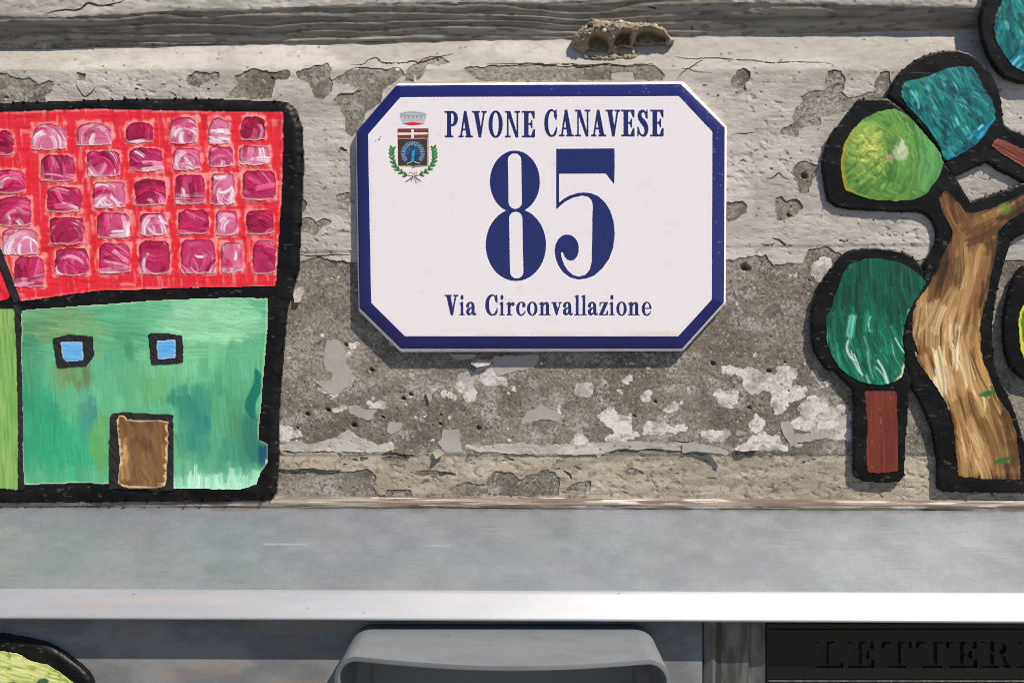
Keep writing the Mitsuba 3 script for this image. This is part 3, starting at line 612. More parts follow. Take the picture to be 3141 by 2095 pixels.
G_['z'] = unary_union([P((.03, .04), (.0, 0), (.3, .6), (.4, .64), (.16, .05)), P((.0, 0), (.16, 0), (.42, .6), (.42, .64), (.28, .64)), box(.04, .6, .42, .64), P((.04, .64), (.1, .61), (.06, .44), (.03, .44)), box(0, 0, .42, .04), P((.42, 0), (.34, .04), (.4, .22), (.43, .22))])
G_['e'] = unary_union([ell(.23, .315, .23, .345).difference(ell(.25, .315, .12, .3)).difference(box(.3, .1, 1, .335)), box(.1, .315, .455, .36), stroke([(.28, .02, .03), (.36, .07, .022), (.43, .19, .014)])])
def extr(poly, z0, z1, d0):
    """an outline in wall units as a solid between two depths"""
    ms = []
    for g in getattr(poly, 'geoms', [poly]):
        if g.area < .5: continue
        e = trimesh.creation.extrude_polygon(g, 1.0, engine='earcut')
        v = e.vertices
        ms.append((world(v[:, 0], v[:, 1], z0 + v[:, 2] * (z1 - z0), d0), e.faces[:, ::-1]))
    n, V, Fs = 0, [], []
    for v, f_ in ms: V.append(v); Fs.append(f_ + n); n += len(v)
    return np.vstack(V), np.vstack(Fs)
def glyph(ch, x0, x1, top, base_, soft=1.2):
    g = G_[ch].buffer(0); b = g.bounds
    w = b[2] - b[0]
    cap = base_ - top
    q = affinity.affine_transform(g, [(x1 - x0) / w, 0, 0, -cap, x0 - b[0] * (x1 - x0) / w, base_])
    return q.buffer(soft).buffer(-2 * soft).buffer(soft).buffer(.7)
ink = lin(27, 32, 98)
def letter(q, name='letter', c=None):
    m = extr(q, ST - 2, ST + .3, SD)
    put('number_sign__' + name, m, 'glaze', color=np.tile(ink if c is None else c, (len(m[0]), 1)))
for ch, a, b in zip('PAVONE', (1112, 1278, 1443, 1642, 1838, 2042), (1270, 1450, 1617, 1808, 2017, 2195)):
    letter(glyph(ch, 1080 + a / 3.918, 1080 + b / 3.918, 342, 422, .9))
for ch, a, b in zip('CANAVESE', (113, 285, 472, 658, 825, 1008, 1195, 1345), (262, 455, 645, 830, 995, 1160, 1320, 1498)):
    letter(glyph(ch, 1640 + a / 3.792, 1640 + b / 3.792, 338, 419, .9))
k = 3.3586
for ch, a, b in zip('ViaCirconvallazione', (80, 235, 303, 500, 645, 717, 818, 930, 1052, 1180, 1300, 1417, 1487, 1557, 1670, 1777, 1850, 1970, 2112), (220, 285, 405, 628, 697, 800, 912, 1035, 1170, 1290, 1400, 1475, 1543, 1658, 1762, 1830, 1955, 2088, 2210)):
    letter(glyph(ch, 1340 + a / k, 1340 + b / k, 880 + 84 / k, 880 + 292 / k, .5))
k = 3.266
zd = lambda p: Polygon(Z(p, k, 1440, 420)).buffer(0)
def slot(x0a, x1a, ya, x0b, x1b, yb):
    ra, rb = (x1a - x0a) / 2, (x1b - x0b) / 2
    return unary_union([Point(x0a + ra, ya + ra).buffer(ra), Point(x0b + rb, yb - rb).buffer(rb)]).convex_hull
eight = unary_union([ell(455, 450, 250, 310), ell(465, 1083, 302, 362)]).difference(slot(385, 518, 168, 392, 526, 722)).difference(slot(397, 530, 752, 407, 540, 1418))
letter(affinity.affine_transform(eight, [1 / k, 0, 0, 1 / k, 1440, 420]).buffer(1).buffer(-2).buffer(1), 'digit')
five = zd([(868, 122), (1453, 117), (1455, 300), (1450, 467), (1440, 467), (1365, 370), (897, 372), (897, 662), (940, 625), (1000, 590), (1080, 565), (1150, 558), (1220, 567), (1290, 595), (1360, 660), (1410, 740), (1445, 850), (1456, 970), (1440, 1110), (1400, 1220), (1330, 1320), (1250, 1390), (1170, 1420), (1090, 1430), (1010, 1410), (940, 1360), (890, 1290), (862, 1215), (853, 1140), (862, 1080), (890, 1025), (930, 990), (970, 978), (1015, 985), (1055, 1010), (1082, 1050), (1095, 1100), (1094, 1150), (1078, 1200), (1050, 1232), (1015, 1242), (980, 1232), (955, 1205), (942, 1175), (935, 1157), (922, 1157), (916, 1170), (925, 1215), (950, 1285), (990, 1345), (1040, 1385), (1100, 1400), (1165, 1380), (1205, 1330), (1225, 1250), (1229, 1000), (1230, 800), (1237, 700), (1225, 640), (1190, 603), (1130, 590), (1040, 610), (960, 650), (900, 700), (876, 724), (868, 722)])
letter(five.buffer(1.5).buffer(-1.5), 'digit')
# three specks of dirt beside the crest
V_, F_, n_ = [], [], 0
for a_, b_, r_ in ((283, 757, 2.2), (325, 738, 3.2), (342, 708, 2.2)):
    v_, f__ = extr(ell(1080 + a_ / 3.918, 240 + b_ / 3.918, r_, r_ * 1.2), ST - 2, ST + .3, SD); V_.append(v_); F_.append(f__ + n_); n_ += len(v_)
put('number_sign__dirt_speck', (np.vstack(V_), np.vstack(F_)), 'glaze', color=np.tile(lin(150, 140, 135), (n_, 1)))
# the town's crest
ke = 6.029
def ez(p): return Polygon(Z(p, ke, 1160, 320)).buffer(0)
def eline(p, w): return LineString(Z(p, ke, 1160, 320)).buffer(w / ke / 2, quad_segs=4)
def prints(key, items):
    V, Fs, C, n = [], [], [], 0
    for lv, (poly, c) in enumerate(items):
        if poly.is_empty: continue
        v, f_ = extr(poly, ST - 2, ST + .4 + .12 * min(lv, 12), SD)
        V.append(v); Fs.append(f_ + n); C.append(np.tile(c, (len(v), 1))); n += len(v)
    put(key, (np.vstack(V), np.vstack(Fs)), 'glaze', color=np.vstack(C))
crown = ez([(390, 185), (440, 165), (520, 148), (640, 140), (760, 148), (850, 168), (905, 190), (880, 250), (845, 372), (640, 345), (450, 372), (420, 300)])
battl = unary_union([ez([(395 + i * 82, 178 - 45 * math.sin((i + .4) / 6.2 * 3.1) - 6), (450 + i * 82, 172 - 45 * math.sin((i + .9) / 6.2 * 3.1)), (450 + i * 82, 190), (400 + i * 82, 195)]) for i in range(6)])
arcs = unary_union([eline([(420 + i * 75, 270), (430 + i * 75, 215), (460 + i * 75, 205), (490 + i * 75, 215), (495 + i * 75, 270)], 12) for i in range(6)])
prints('number_sign__crest__crown', [(unary_union([crown, battl]), lin(190, 190, 196)), (unary_union([eline([(410, 195), (520, 160), (640, 152), (760, 160), (890, 195)], 10), arcs, eline([(450, 372), (640, 335), (845, 372)], 10)]), lin(130, 130, 140)), (ez([(455, 370), (520, 350), (640, 337), (760, 350), (830, 368), (760, 385), (640, 395), (520, 385)]), lin(225, 35, 35))])
shield = ez([(358, 455), (930, 450), (930, 1130), (900, 1155), (690, 1165), (652, 1192), (610, 1160), (380, 1150), (365, 1100)])
inner = ez([(368, 645), (905, 640), (905, 1130), (690, 1140), (652, 1160), (615, 1138), (372, 1135)])
cross = unary_union([ez([(612, 470), (662, 470), (662, 640), (610, 640)]), ez([(372, 530), (915, 522), (915, 562), (372, 575)])])
fan = [(640 + 205 * math.cos(a) * (1 if 1 else 0), 905 - 205 * math.sin(a)) for a in np.linspace(-.95, math.pi + .95, 40)] + [(640, 1060)]
feath = []
for i, a in enumerate(np.linspace(-.75, math.pi + .75, 27)):
    r0, r1 = 150, 218
    feath.append(eline([(642 + r0 * math.cos(a), 910 - r0 * math.sin(a)), (642 + r1 * math.cos(a), 910 - r1 * math.sin(a))], 13))
rf = np.random.default_rng(3)
eyes = unary_union([Point(*Z([(642 + r * math.cos(a), 910 - r * math.sin(a))], ke, 1160, 320)[0]).buffer(1.5) for r, a in zip(rf.uniform(60, 140, 30), rf.uniform(-.5, math.pi + .5, 30))])
prints('number_sign__crest', [(shield, lin(120, 50, 40)), (ez([(368, 632), (918, 628), (918, 1138), (690, 1150), (652, 1176), (612, 1150), (372, 1142)]), lin(200, 175, 160)), (inner, lin(62, 48, 30)), (cross, lin(235, 225, 215)), (ez(fan), lin(30, 58, 85)), (unary_union(feath), lin(150, 180, 215)), (eyes, lin(80, 110, 140)), (unary_union([eline([(530, 1105), (600, 1075), (640, 1050), (690, 1075), (770, 1100)], 12)]), lin(190, 210, 225)), (ez([(625, 880), (650, 862), (690, 850), (675, 880), (680, 930), (660, 980), (672, 1050), (640, 1068), (612, 1040), (628, 980), (618, 920)]), lin(45, 150, 205))])
lv = []
for pts in ([(640, 1340), (500, 1310), (380, 1225), (300, 1130), (262, 1000), (250, 900), (265, 810)], [(660, 1340), (800, 1300), (930, 1215), (1010, 1110), (1040, 1000), (1040, 900), (1020, 790)]):
    c = spline(pts, 10); t = np.gradient(c, axis=0)
    for i in range(8, len(c), 6):
        ang = math.atan2(t[i, 1], t[i, 0])
        for sg in (-1, 1):
            lv.append(affinity.translate(affinity.rotate(affinity.translate(ell(0, 0, 48, 21), 38, 0), ang + sg * .62, origin=(0, 0), use_radians=True), c[i, 0], c[i, 1]))
leaves = affinity.affine_transform(unary_union(lv), [1 / ke, 0, 0, 1 / ke, 1160, 320])
stems = unary_union([eline([(640, 1340), (500, 1310), (380, 1225), (300, 1130), (262, 1000)], 14), eline([(660, 1340), (800, 1300), (930, 1215), (1010, 1110), (1040, 1000)], 14)])
prints('number_sign__crest__wreath', [(leaves.buffer(.9), lin(190, 195, 130)), (leaves.buffer(-.2), lin(52, 118, 76)), (stems, lin(60, 45, 35))])
prints('number_sign__crest__ribbon', [(unary_union([eline([(570, 1285), (600, 1262), (640, 1285), (640, 1350), (600, 1430)], 14), eline([(715, 1255), (690, 1340), (735, 1450)], 14)]), lin(180, 60, 60)), (unary_union([eline([(660, 1340), (570, 1400), (510, 1440)], 20), eline([(660, 1340), (740, 1390), (790, 1430)], 20)]), lin(75, 55, 50)), (unary_union([eline([(670, 1260), (665, 1350), (700, 1470)], 16)]), lin(90, 140, 100)), (eline([(652, 1290), (652, 1420)], 12), lin(220, 205, 180))])

# ------------------------------------------------------------------ painted boards
def board(key, poly, back, thick, seed, bevel=6, stitch=0, cut=None, step=3.5):
    """a sawn board: black painted face, softened uneven edge, sides down to its back"""
    p = smooth_poly(poly.exterior.coords, 4)
    X, Y = grid(p, step); x, y = np.meshgrid(X, Y)
    f = sdf(p, X, Y, 1.6, 14, seed)
    h = back + thick - bevel * .55 * np.maximum(0, 1 - np.maximum(f, 0) / bevel) ** 2
    h = h + .9 * (N(f + 10 * N(x, y, 50, 50, seed + 3, 1), x - y, 7, 110, seed + 1, 2) - .5) + .5 * (N(x, y, 10, 10, seed + 2, 2) - .5)
    m, _ = sheet(X, Y, f, h, 0, back + thick, to=back)
    put(key + '__board', m, 'black_paint', True)
    if stitch:
        ring = p.exterior; L = ring.length; V, Fs, n = [], [], 0
        r = np.random.default_rng(seed); ic = trimesh.creation.icosphere(1)
        s = 0
        while s < L:
            q = ring.interpolate(s); s += stitch * r.uniform(.7, 1.4)
            if r.random() < .4: continue
            rad = r.uniform(2.2, 4.2)
            v = ic.vertices * rad * np.array([1, r.uniform(1.5, 3), 1])
            V.append(world(q.x + v[:, 0], q.y + v[:, 2], back + thick * r.uniform(.45, .75) + v[:, 1], back + thick)); Fs.append(ic.faces[:, ::-1] + n); n += len(v)
        put(key + '__paint_bead', (np.vstack(V), np.vstack(Fs)), 'black_paint', True, kind='stuff')

def field(key, poly, depth, fn, seed, warp=2.0, relief=1.6, step=3.0, ws=10, d0=None, bsdf='acrylic', label=None, dome_=0, soft=2):
    """a painted area: a skin of brushed paint over the board; fn(x, y, f) returns (colour, brush relief 0..1)"""
    p = smooth_poly(poly.exterior.coords, soft) if soft else poly
    X, Y = grid(p, step); x, y = np.meshgrid(X, Y)
    f = sdf(p, X, Y, warp, ws, seed, .6)
    c, r = fn(x, y, f)
    h = depth + relief * r + dome_ * (1 - np.exp(-np.maximum(f, 0) / 40))
    m, col = sheet(X, Y, f, h, 2.5 + relief, depth if d0 is None else d0, attr=np.clip(c, .004, .9))
    return put(key, m, bsdf, True, color=col, label=label)

def rot(x, y, a):
    return x * math.cos(a) + y * math.sin(a), -x * math.sin(a) + y * math.cos(a)
def brush(x, y, a, along, across, seed, octv=3):
    u, v = rot(x, y, a)
    v = v + across * 1.2 * (N(u, v, along * .8, across * 5, seed + 3, 2) - .5)
    return np.clip((N(u, v, along, across, seed, octv) - .5) * 1.9 + .5, 0, 1)

def dabs(x, y, c, rel, n, seed, ang, L, W, col, bend=0.0, alpha=.9, where=None, tone=.45):
    """n overlapping brush strokes: each has its own place, direction, length, bristle marks and dry end"""
    r = np.random.default_rng(seed); c = c.copy(); rel = rel.copy()
    X, Y = x[0], y[:, 0]; st = X[1] - X[0]
    done = 0
    for _ in range(n * 4):
        if done >= n: break
        cx, cy = r.uniform(X[0], X[-1]), r.uniform(Y[0], Y[-1])
        if where is not None and r.random() > where(cx, cy): continue
        done += 1
        l, w = r.uniform(*L), r.uniform(*W)
        a = ang(cx, cy, r) if callable(ang) else ang + r.normal() * .12
        k = (bend(cx, cy, r) if callable(bend) else bend * r.normal()) / l
        q = l / 2 + w + abs(k) * l * l / 4
        i0, i1 = np.searchsorted(X, [cx - q, cx + q]); j0, j1 = np.searchsorted(Y, [cy - q, cy + q])
        if i1 - i0 < 2 or j1 - j0 < 2: continue
        sl = (slice(j0, j1), slice(i0, i1))
        u, v = rot(x[sl] - cx, y[sl] - cy, a)
        v = v - k * (u * u - l * l / 12)
        t = r.random(int(w / 2.2) + 4)
        b = np.interp(v / w + .5, np.linspace(-.2, 1.2, len(t)), t)
        e = np.clip((w / 2 - np.abs(v)) / 2.2 + .3, 0, 1) * np.clip((l / 2 * (.75 + .25 * np.interp(v / w + .5, np.linspace(-.2, 1.2, len(t)), t[::-1])) - np.abs(u)) / 4 + .2, 0, 1)
        dry = np.clip(1.25 - (u / l + .5) * .7 + (b - .5) * 1.1, 0, 1)
        m = (e * dry * alpha)[..., None]
        base = np.asarray(col(cx, cy, r) if callable(col) else col)
        paint = np.clip(base * (1 + tone * 2 * (b - .5))[..., None], 0, 1)
        c[sl] = c[sl] * (1 - m) + paint * m
        rel[sl] = rel[sl] * (1 - m[..., 0]) + b * m[..., 0]
    return c, rel
def pick(cols, p=None):
    arr = [lin(*q) for q in cols]
    return lambda cx, cy, r: arr[r.choice(len(arr), p=p)]
def smear(x, y, c, jitter=.16):
    """stroke colour taken from what lies underneath, a little lighter or darker"""
    X, Y, c0 = x[0], y[:, 0], c.copy()
    def f(cx, cy, r):
        q = c0[min(max(np.searchsorted(Y, cy), 0), len(Y) - 1), min(max(np.searchsorted(X, cx), 0), len(X) - 1)]
        return q * np.exp(jitter * r.normal()) + .02 * r.normal(size=3) * q
    return f

# ---- house
HB, HT = 4.0, 26.0
hd = HB + HT
za = lambda p: Polygon(Z(p, 2.376, 0, 280)); zb = lambda p: Polygon(Z(p, 2.306, 0, 880))
thing('house_plaque', 'painted wooden cutout of a house with red tiled roof and green walls', 'painted plaque')
hb = Polygon(Z([(-700, 90), (0, 82), (800, 55), (1500, 48), (2090, 72), (2145, 120), (2195, 250), (2207, 500), (2192, 900), (2170, 1300), (2110, 1525)], 2.376, 0, 280) + Z([(2030, 110), (2005, 400), (1965, 900), (1968, 1200), (1945, 1470), (1880, 1512), (1500, 1522), (0, 1528), (-700, 1530)], 2.306, 0, 880))
board('house_plaque', hb, HB, HT, 200, bevel=26, stitch=34)
red_a, red_b, red_w = lin(222, 32, 50), lin(240, 52, 66), lin(252, 190, 180)
tiles = [(-30, 285, 100, 465, .1), (235, 235, 485, 425, .8), (560, 230, 815, 395, .75), (920, 222, 1115, 378, .15), (1240, 190, 1435, 380, .6), (1520, 190, 1675, 385, .75), (1755, 185, 1935, 355, .05),
         (-30, 575, 180, 740, .4), (300, 465, 545, 655, .35), (635, 435, 880, 620, .5), (945, 415, 1185, 580, .35), (1265, 415, 1465, 570, .6), (1525, 405, 1700, 550, .5), (1750, 400, 1970, 535, .8),
         (-10, 770, 230, 980, .4), (345, 695, 595, 880, .35), (680, 660, 915, 850, .7), (985, 640, 1210, 830, .1), (1280, 610, 1495, 820, .5), (1540, 600, 1715, 825, .7), (1770, 580, 2010, 790, .35),
         (20, 1000, 275, 1190, .8), (365, 920, 615, 1115, .15), (710, 885, 945, 1070, .55), (1025, 890, 1225, 1050, .65), (1300, 865, 1525, 1040, .35), (1575, 870, 1735, 1050, .7), (1800, 865, 1995, 1040, .12),
         (105, 1205, 325, 1425, .4), (405, 1145, 650, 1340, .45), (725, 1105, 950, 1325, .5), (1015, 1085, 1240, 1330, .3), (1320, 1080, 1570, 1325, .5), (1615, 1100, 1770, 1320, .7), (1845, 1085, 2010, 1330, .3)]
tb = [box(a / 2.376, 280 + b / 2.376, c / 2.376, 280 + d / 2.376) for a, b, c, d, _ in tiles]
tu = unary_union(tb)
def roof_paint(x, y, f):
    s1 = brush(x, y, 0.03, 90, 7, 210); s2 = brush(x, y, 1.5, 80, 7, 211)
    c = mixc(red_a, red_b, s1)
    c = mixc(c, red_w, sstep(.75, 1.0, s2) * .3)
    pts = shapely.points(x.ravel(), y.ravel()); dt = shapely.distance(tu, pts).reshape(x.shape)
    c = mixc(c, red_w, sstep(11, 2, dt + 34 * (N(x, y, 24, 24, 212, 3) - .42)) * .55)
    c = mixc(c, red_w, sstep(9, 2, f) * .6 * s1)
    c = mixc(c, lin(120, 30, 50), sstep(835, 868, x) * sstep(470, 380, y) * .5 * s2)
    hit = lambda cx, cy: 1.0 if tu.distance(Point(cx, cy)) > 7 else .05
    c, rl = dabs(x, y, c, .5 * s1 + .5 * s2, 420, 213, lambda cx, cy, r: (.03 if r.random() < .5 else 1.52) + .08 * r.normal(), (30, 90), (8, 17), lambda cx, cy, r: red_a * np.exp(.12 * r.normal()) if r.random() < .86 else mixc(red_b, red_w, np.array(.4)), .12, .8, hit, .16)
    return c, rl
roof = za([(-700, 175), (0, 155), (640, 132), (1300, 145), (2062, 155), (2062, 400), (2050, 800), (2008, 1420), (1400, 1432), (700, 1455), (145, 1530), (100, 1420), (20, 1180), (-60, 1100), (-700, 1100)])
field('house_plaque__roof', roof, hd + 1.5, roof_paint, 220)
dk, md, lt = lin(132, 4, 44), lin(196, 50, 106), lin(240, 170, 200)
pinks = [lin(122, 2, 40), lin(158, 10, 60), lin(192, 36, 88), lin(214, 84, 130), lin(234, 142, 174), lin(250, 208, 224)]
def pink(v): return pinks[int(np.clip(v, 0, .999) * 6)]
def tile_paint(i, tone, cx, cy, w, h_):
    def fn(x, y, f):
        r0 = np.random.default_rng(300 + i)
        style = i * 7 % 5; by = cy + h_ * r0.uniform(.15, .6); bx = cx + w * r0.uniform(-.2, .2)
        v = tone * .8 + .1 + .25 * (N(x, y, 22, 22, 304 + i, 2) - .5)
        c = np.where((v < .5)[..., None], mixc(dk, md, v / .5), mixc(md, lt, (v - .5) / .5))
        def ang(px_, py_, r):
            if style == 0: return .15 * r.normal() + (0 if py_ > cy else .6)
            if style == 1: return 1.5 + .2 * r.normal() if py_ < cy + .2 * h_ else .1 * r.normal()
            return math.atan2(py_ - by, px_ - bx) + math.pi / 2 + .15 * r.normal()
        def bend(px_, py_, r): return (0.15 if style < 2 else .8) * (1 if r.random() < .8 else -1)
        def col(px_, py_, r):
            q = tone * .85 + .16 + .22 * r.normal() + .25 * sstep(.1, .45, (py_ - cy) / h_) - .22 * sstep(.0, .4, (cx - px_) / w) * (r.random() < .6)
            return pink(q)
        c, rl = dabs(x, y, c, .4 + 0 * x, 22, 310 + i, ang, (w * .4, w * .95), (9, 20), col, bend, .85, None, .75)
        edge = sstep(7.5, 1.5, f) * np.clip(.55 + .9 * (cy - y) / h_ + .5 * (cx - x) / w, 0, 1)
        c = mixc(c, dk, edge * .85)
        c = mixc(c, red_w, sstep(5, 1, f) * sstep(.3, .45, (y - cy) / h_) * .7)
        return c, rl
    return fn
for i, (a, b, c_, d_, tone) in enumerate(tiles):
    x0, y0, x1, y1 = a / 2.376, 280 + b / 2.376, c_ / 2.376, 280 + d_ / 2.376
    w, h_ = x1 - x0, y1 - y0
    r = np.random.default_rng(500 + i); k = r.uniform(.2, .34) if i < 7 else r.uniform(.0, .12)
    q = Polygon([(x0, y1), (x0 + .01 * w, y0 + k * h_ + 6), (x0 + (.02 + .4 * k) * w, y0 + .1 * h_), (x0 + (.12 + k) * w, y0), (x1 - (.1 + k) * w, y0 + 1), (x1 - .04 * w, y0 + .1 * h_ + k * 20), (x1, y0 + .5 * h_), (x1 - 1, y1 - 3), (x0 + .5 * w, y1 + 2)])
    field('house_plaque__roof__tile', q, hd + 3.6, tile_paint(i, tone, (x0 + x1) / 2, (y0 + y1) / 2, w, h_), 600 + i, warp=4, relief=2.6, step=2.4, ws=16, dome_=3)
def red_plain(x, y, f):
    s1 = brush(x, y, 1.1, 70, 7, 230)
    return mixc(lin(200, 25, 45), red_b, s1), s1
field('house_plaque__roof', za([(-700, 1200), (-40, 1250), (0, 1300), (45, 1420), (75, 1490), (60, 1512), (0, 1530), (-700, 1560)]), hd + 1.5, red_plain, 231)
blobs = [(400, 250, 320, 160, (125, 160, 105), .9), (520, 640, 170, 90, (110, 140, 90), .95), (480, 590, 150, 70, (108, 142, 92), .8), (330, 230, 200, 90, (100, 165, 115), .8), (250, 1000, 260, 400, (52, 160, 118), .95), (500, 1150, 330, 260, (55, 172, 125), .9), (720, 1100, 90, 260, (110, 165, 80), .6), (640, 900, 60, 160, (60, 130, 140), .6), (700, 380, 50, 130, (165, 185, 60), .9), (900, 420, 120, 160, (72, 150, 110), .8),
         (1500, 250, 420, 220, (145, 212, 168), .95), (1250, 500, 300, 160, (125, 200, 150), .8), (1500, 820, 290, 190, (75, 155, 118), .9), (1250, 780, 120, 90, (45, 140, 115), .9), (1400, 1000, 160, 260, (50, 138, 122), .8), (1650, 1000, 220, 240, (95, 175, 128), .7), (1650, 1220, 170, 120, (60, 150, 130), .7), (1780, 1080, 110, 260, (52, 135, 118), .85), (1430, 960, 90, 90, (40, 130, 120), .7), (1880, 1180, 70, 130, (20, 80, 120), .9), (1500, 1400, 450, 90, (175, 235, 205), .95), (1050, 700, 170, 140, (105, 180, 122), .8), (200, 500, 130, 250, (75, 150, 112), .8)]
def wall_paint_fn(x, y, f):
    X, Yv = x * 2.306, (y - 880) * 2.306
    Xw = X + 55 * (N(x, y, 40, 60, 240, 3) - .5); Yw = Yv + 80 * (N(x, y, 10, 70, 241, 3) - .5)
    c = np.tile(lin(100, 182, 138), x.shape + (1,)).reshape(x.shape + (3,))
    for bx, by, sx, sy, col, k in blobs:
        q = np.hypot((Xw - bx) / sx, (Yw - by) / sy)
        c = mixc(c, lin(*col), k * sstep(1.1, .55, q))
    sv = brush(x, y, 1.53, 80, 4.5, 242); sh = brush(x, y, .06, 80, 6, 243)
    top = sstep(560, 420, Yv); s = sh * top + sv * (1 - top)
    c = c * (.86 + .3 * s)[..., None]
    pale = lin(190, 238, 212)
    c = mixc(c, pale, sstep(.9, 1.2, s * .6 + .8 * sstep(1200, 1400, Yv) * sstep(1230, 1330, X) * (.3 + .7 * sv)) * .75)
    c, s = dabs(x, y, c, s, 620, 245, lambda cx, cy, r: (1.54 if cy > 1085 + 25 * r.normal() else .04) + .1 * r.normal(), (50, 130), (18, 38), smear(x, y, c, .09), .12, .65, None, .08)
    c, s = dabs(x, y, c, s, 90, 246, lambda cx, cy, r: 1.54 + .05 * r.normal(), (40, 110), (9, 18), lambda cx, cy, r: pale * r.uniform(.85, 1.05), .05, .85, lambda cx, cy: 1.0 if cy > 1455 + 20 * math.sin(cx / 17) and cx > 535 else 0, .25)
    c = c * (1 - .22 * sstep(1480, 1750, Xw) * sstep(720, 950, Yw) * sstep(1330, 1200, Yw))[..., None]
    c = mixc(c, lin(12, 115, 98), sstep(0, 8, 55 - np.hypot((X - 1800 + 30 * np.sin(Yv / 60)) * 1.25, (Yv - 760) * .28)) * .95)
    c = mixc(c, lin(225, 232, 205), sstep(6, 1, f + 9 * (N(x, y, 40, 40, 244, 3) - .42)) * .45)
    return c, s
field('house_plaque__facade', zb([(152, 165), (600, 132), (1200, 92), (1600, 78), (1895, 82), (1890, 300), (1865, 600), (1830, 1000), (1832, 1085), (1893, 1110), (1892, 1240), (1838, 1318), (1814, 1396), (1700, 1432), (1230, 1425), (775, 1395), (600, 1385), (165, 1398), (150, 800)]), hd + 1.5, wall_paint_fn, 250)
def side_wall(x, y, f):
    s = brush(x, y, 1.55, 70, 5, 260)
    return mixc(lin(110, 165, 75), lin(150, 190, 110), s), s
field('house_plaque__facade', zb([(-900, 160), (105, 158), (130, 800), (128, 1435), (60, 1425), (-900, 1420)]), hd + 1.5, side_wall, 261, label='yellow green wall of the neighbouring house at the left edge')
def dark(x, y, f):
    s = brush(x, y, .8, 40, 6, 270)
    return mixc((.012, .011, .012), (.03, .027, .026), s), s
def blue(x, y, f):
    s = brush(x, y, .02, 40, 5, 271)
    return mixc(mixc(lin(85, 165, 225), lin(115, 190, 245), s), lin(235, 215, 190), sstep(4, 1, f) * .7 * s), s
for fr, pn in (([(375, 365), (480, 338), (655, 350), (665, 485), (612, 560), (402, 572)], [(430, 390), (580, 390), (588, 520), (470, 532), (445, 510)]), ([(1048, 330), (1180, 328), (1287, 342), (1297, 535), (1180, 548), (1070, 550)], [(1110, 380), (1243, 374), (1240, 505), (1115, 512)])):
    w_ = field('house_plaque__window', zb(fr), hd + 4, dark, 272, warp=2.5)
    field(w_ + '__pane', zb(pn), hd + 6, blue, 273, warp=2)
field('house_plaque__door__frame', zb([(775, 930), (800, 892), (880, 886), (1225, 905), (1227, 1200), (1225, 1435), (1180, 1440), (830, 1425), (772, 1430)]), hd + 4, dark, 274)
def brown(x, y, f):
    s = brush(x, y, 1.45, 90, 6, 275); s2 = brush(x, y, .1, 60, 8, 276)
    c = mixc(lin(104, 74, 44), lin(142, 104, 66), s)
    c = mixc(c, lin(78, 52, 28), sstep(.6, .8, N(x, y, 50, 50, 277, 2)) * .8)
    Xl, Yl = x * 2.306, (y - 880) * 2.306
    c = mixc(c, lin(205, 165, 110), sstep(34, 8, np.abs(Xl - 885) * .7 + np.maximum(0, 1180 - Yl) * .4 + np.maximum(0, Yl - 1360)) * s * .9)
    c, s = dabs(x, y, c, s, 60, 279, lambda cx, cy, r: 1.5 + .2 * r.normal(), (40, 110), (9, 20), smear(x, y, c, .2), .3, .8, None, .3)
    c = mixc(c, lin(232, 205, 165), sstep(8, 2, f + 10 * (s2 - .45)) * .85)
    return c, s
field('house_plaque__door', zb([(825, 945), (842, 910), (880, 912), (900, 940), (1188, 948), (1186, 1200), (1170, 1405), (1100, 1420), (900, 1420), (835, 1395), (850, 1200), (835, 1050)]), hd + 6, brown, 278)
field('house_plaque__outline', za([(-10, 1130), (12, 1160), (60, 1290), (110, 1420), (150, 1530), (100, 1535), (60, 1440), (20, 1330), (-10, 1260)]), hd + 4, dark, 280)
field('house_plaque__outline', zb([(100, 140), (150, 140), (148, 500), (160, 900), (158, 1200), (175, 1430), (128, 1440), (130, 1000), (120, 500)]), hd + 4, dark, 281)

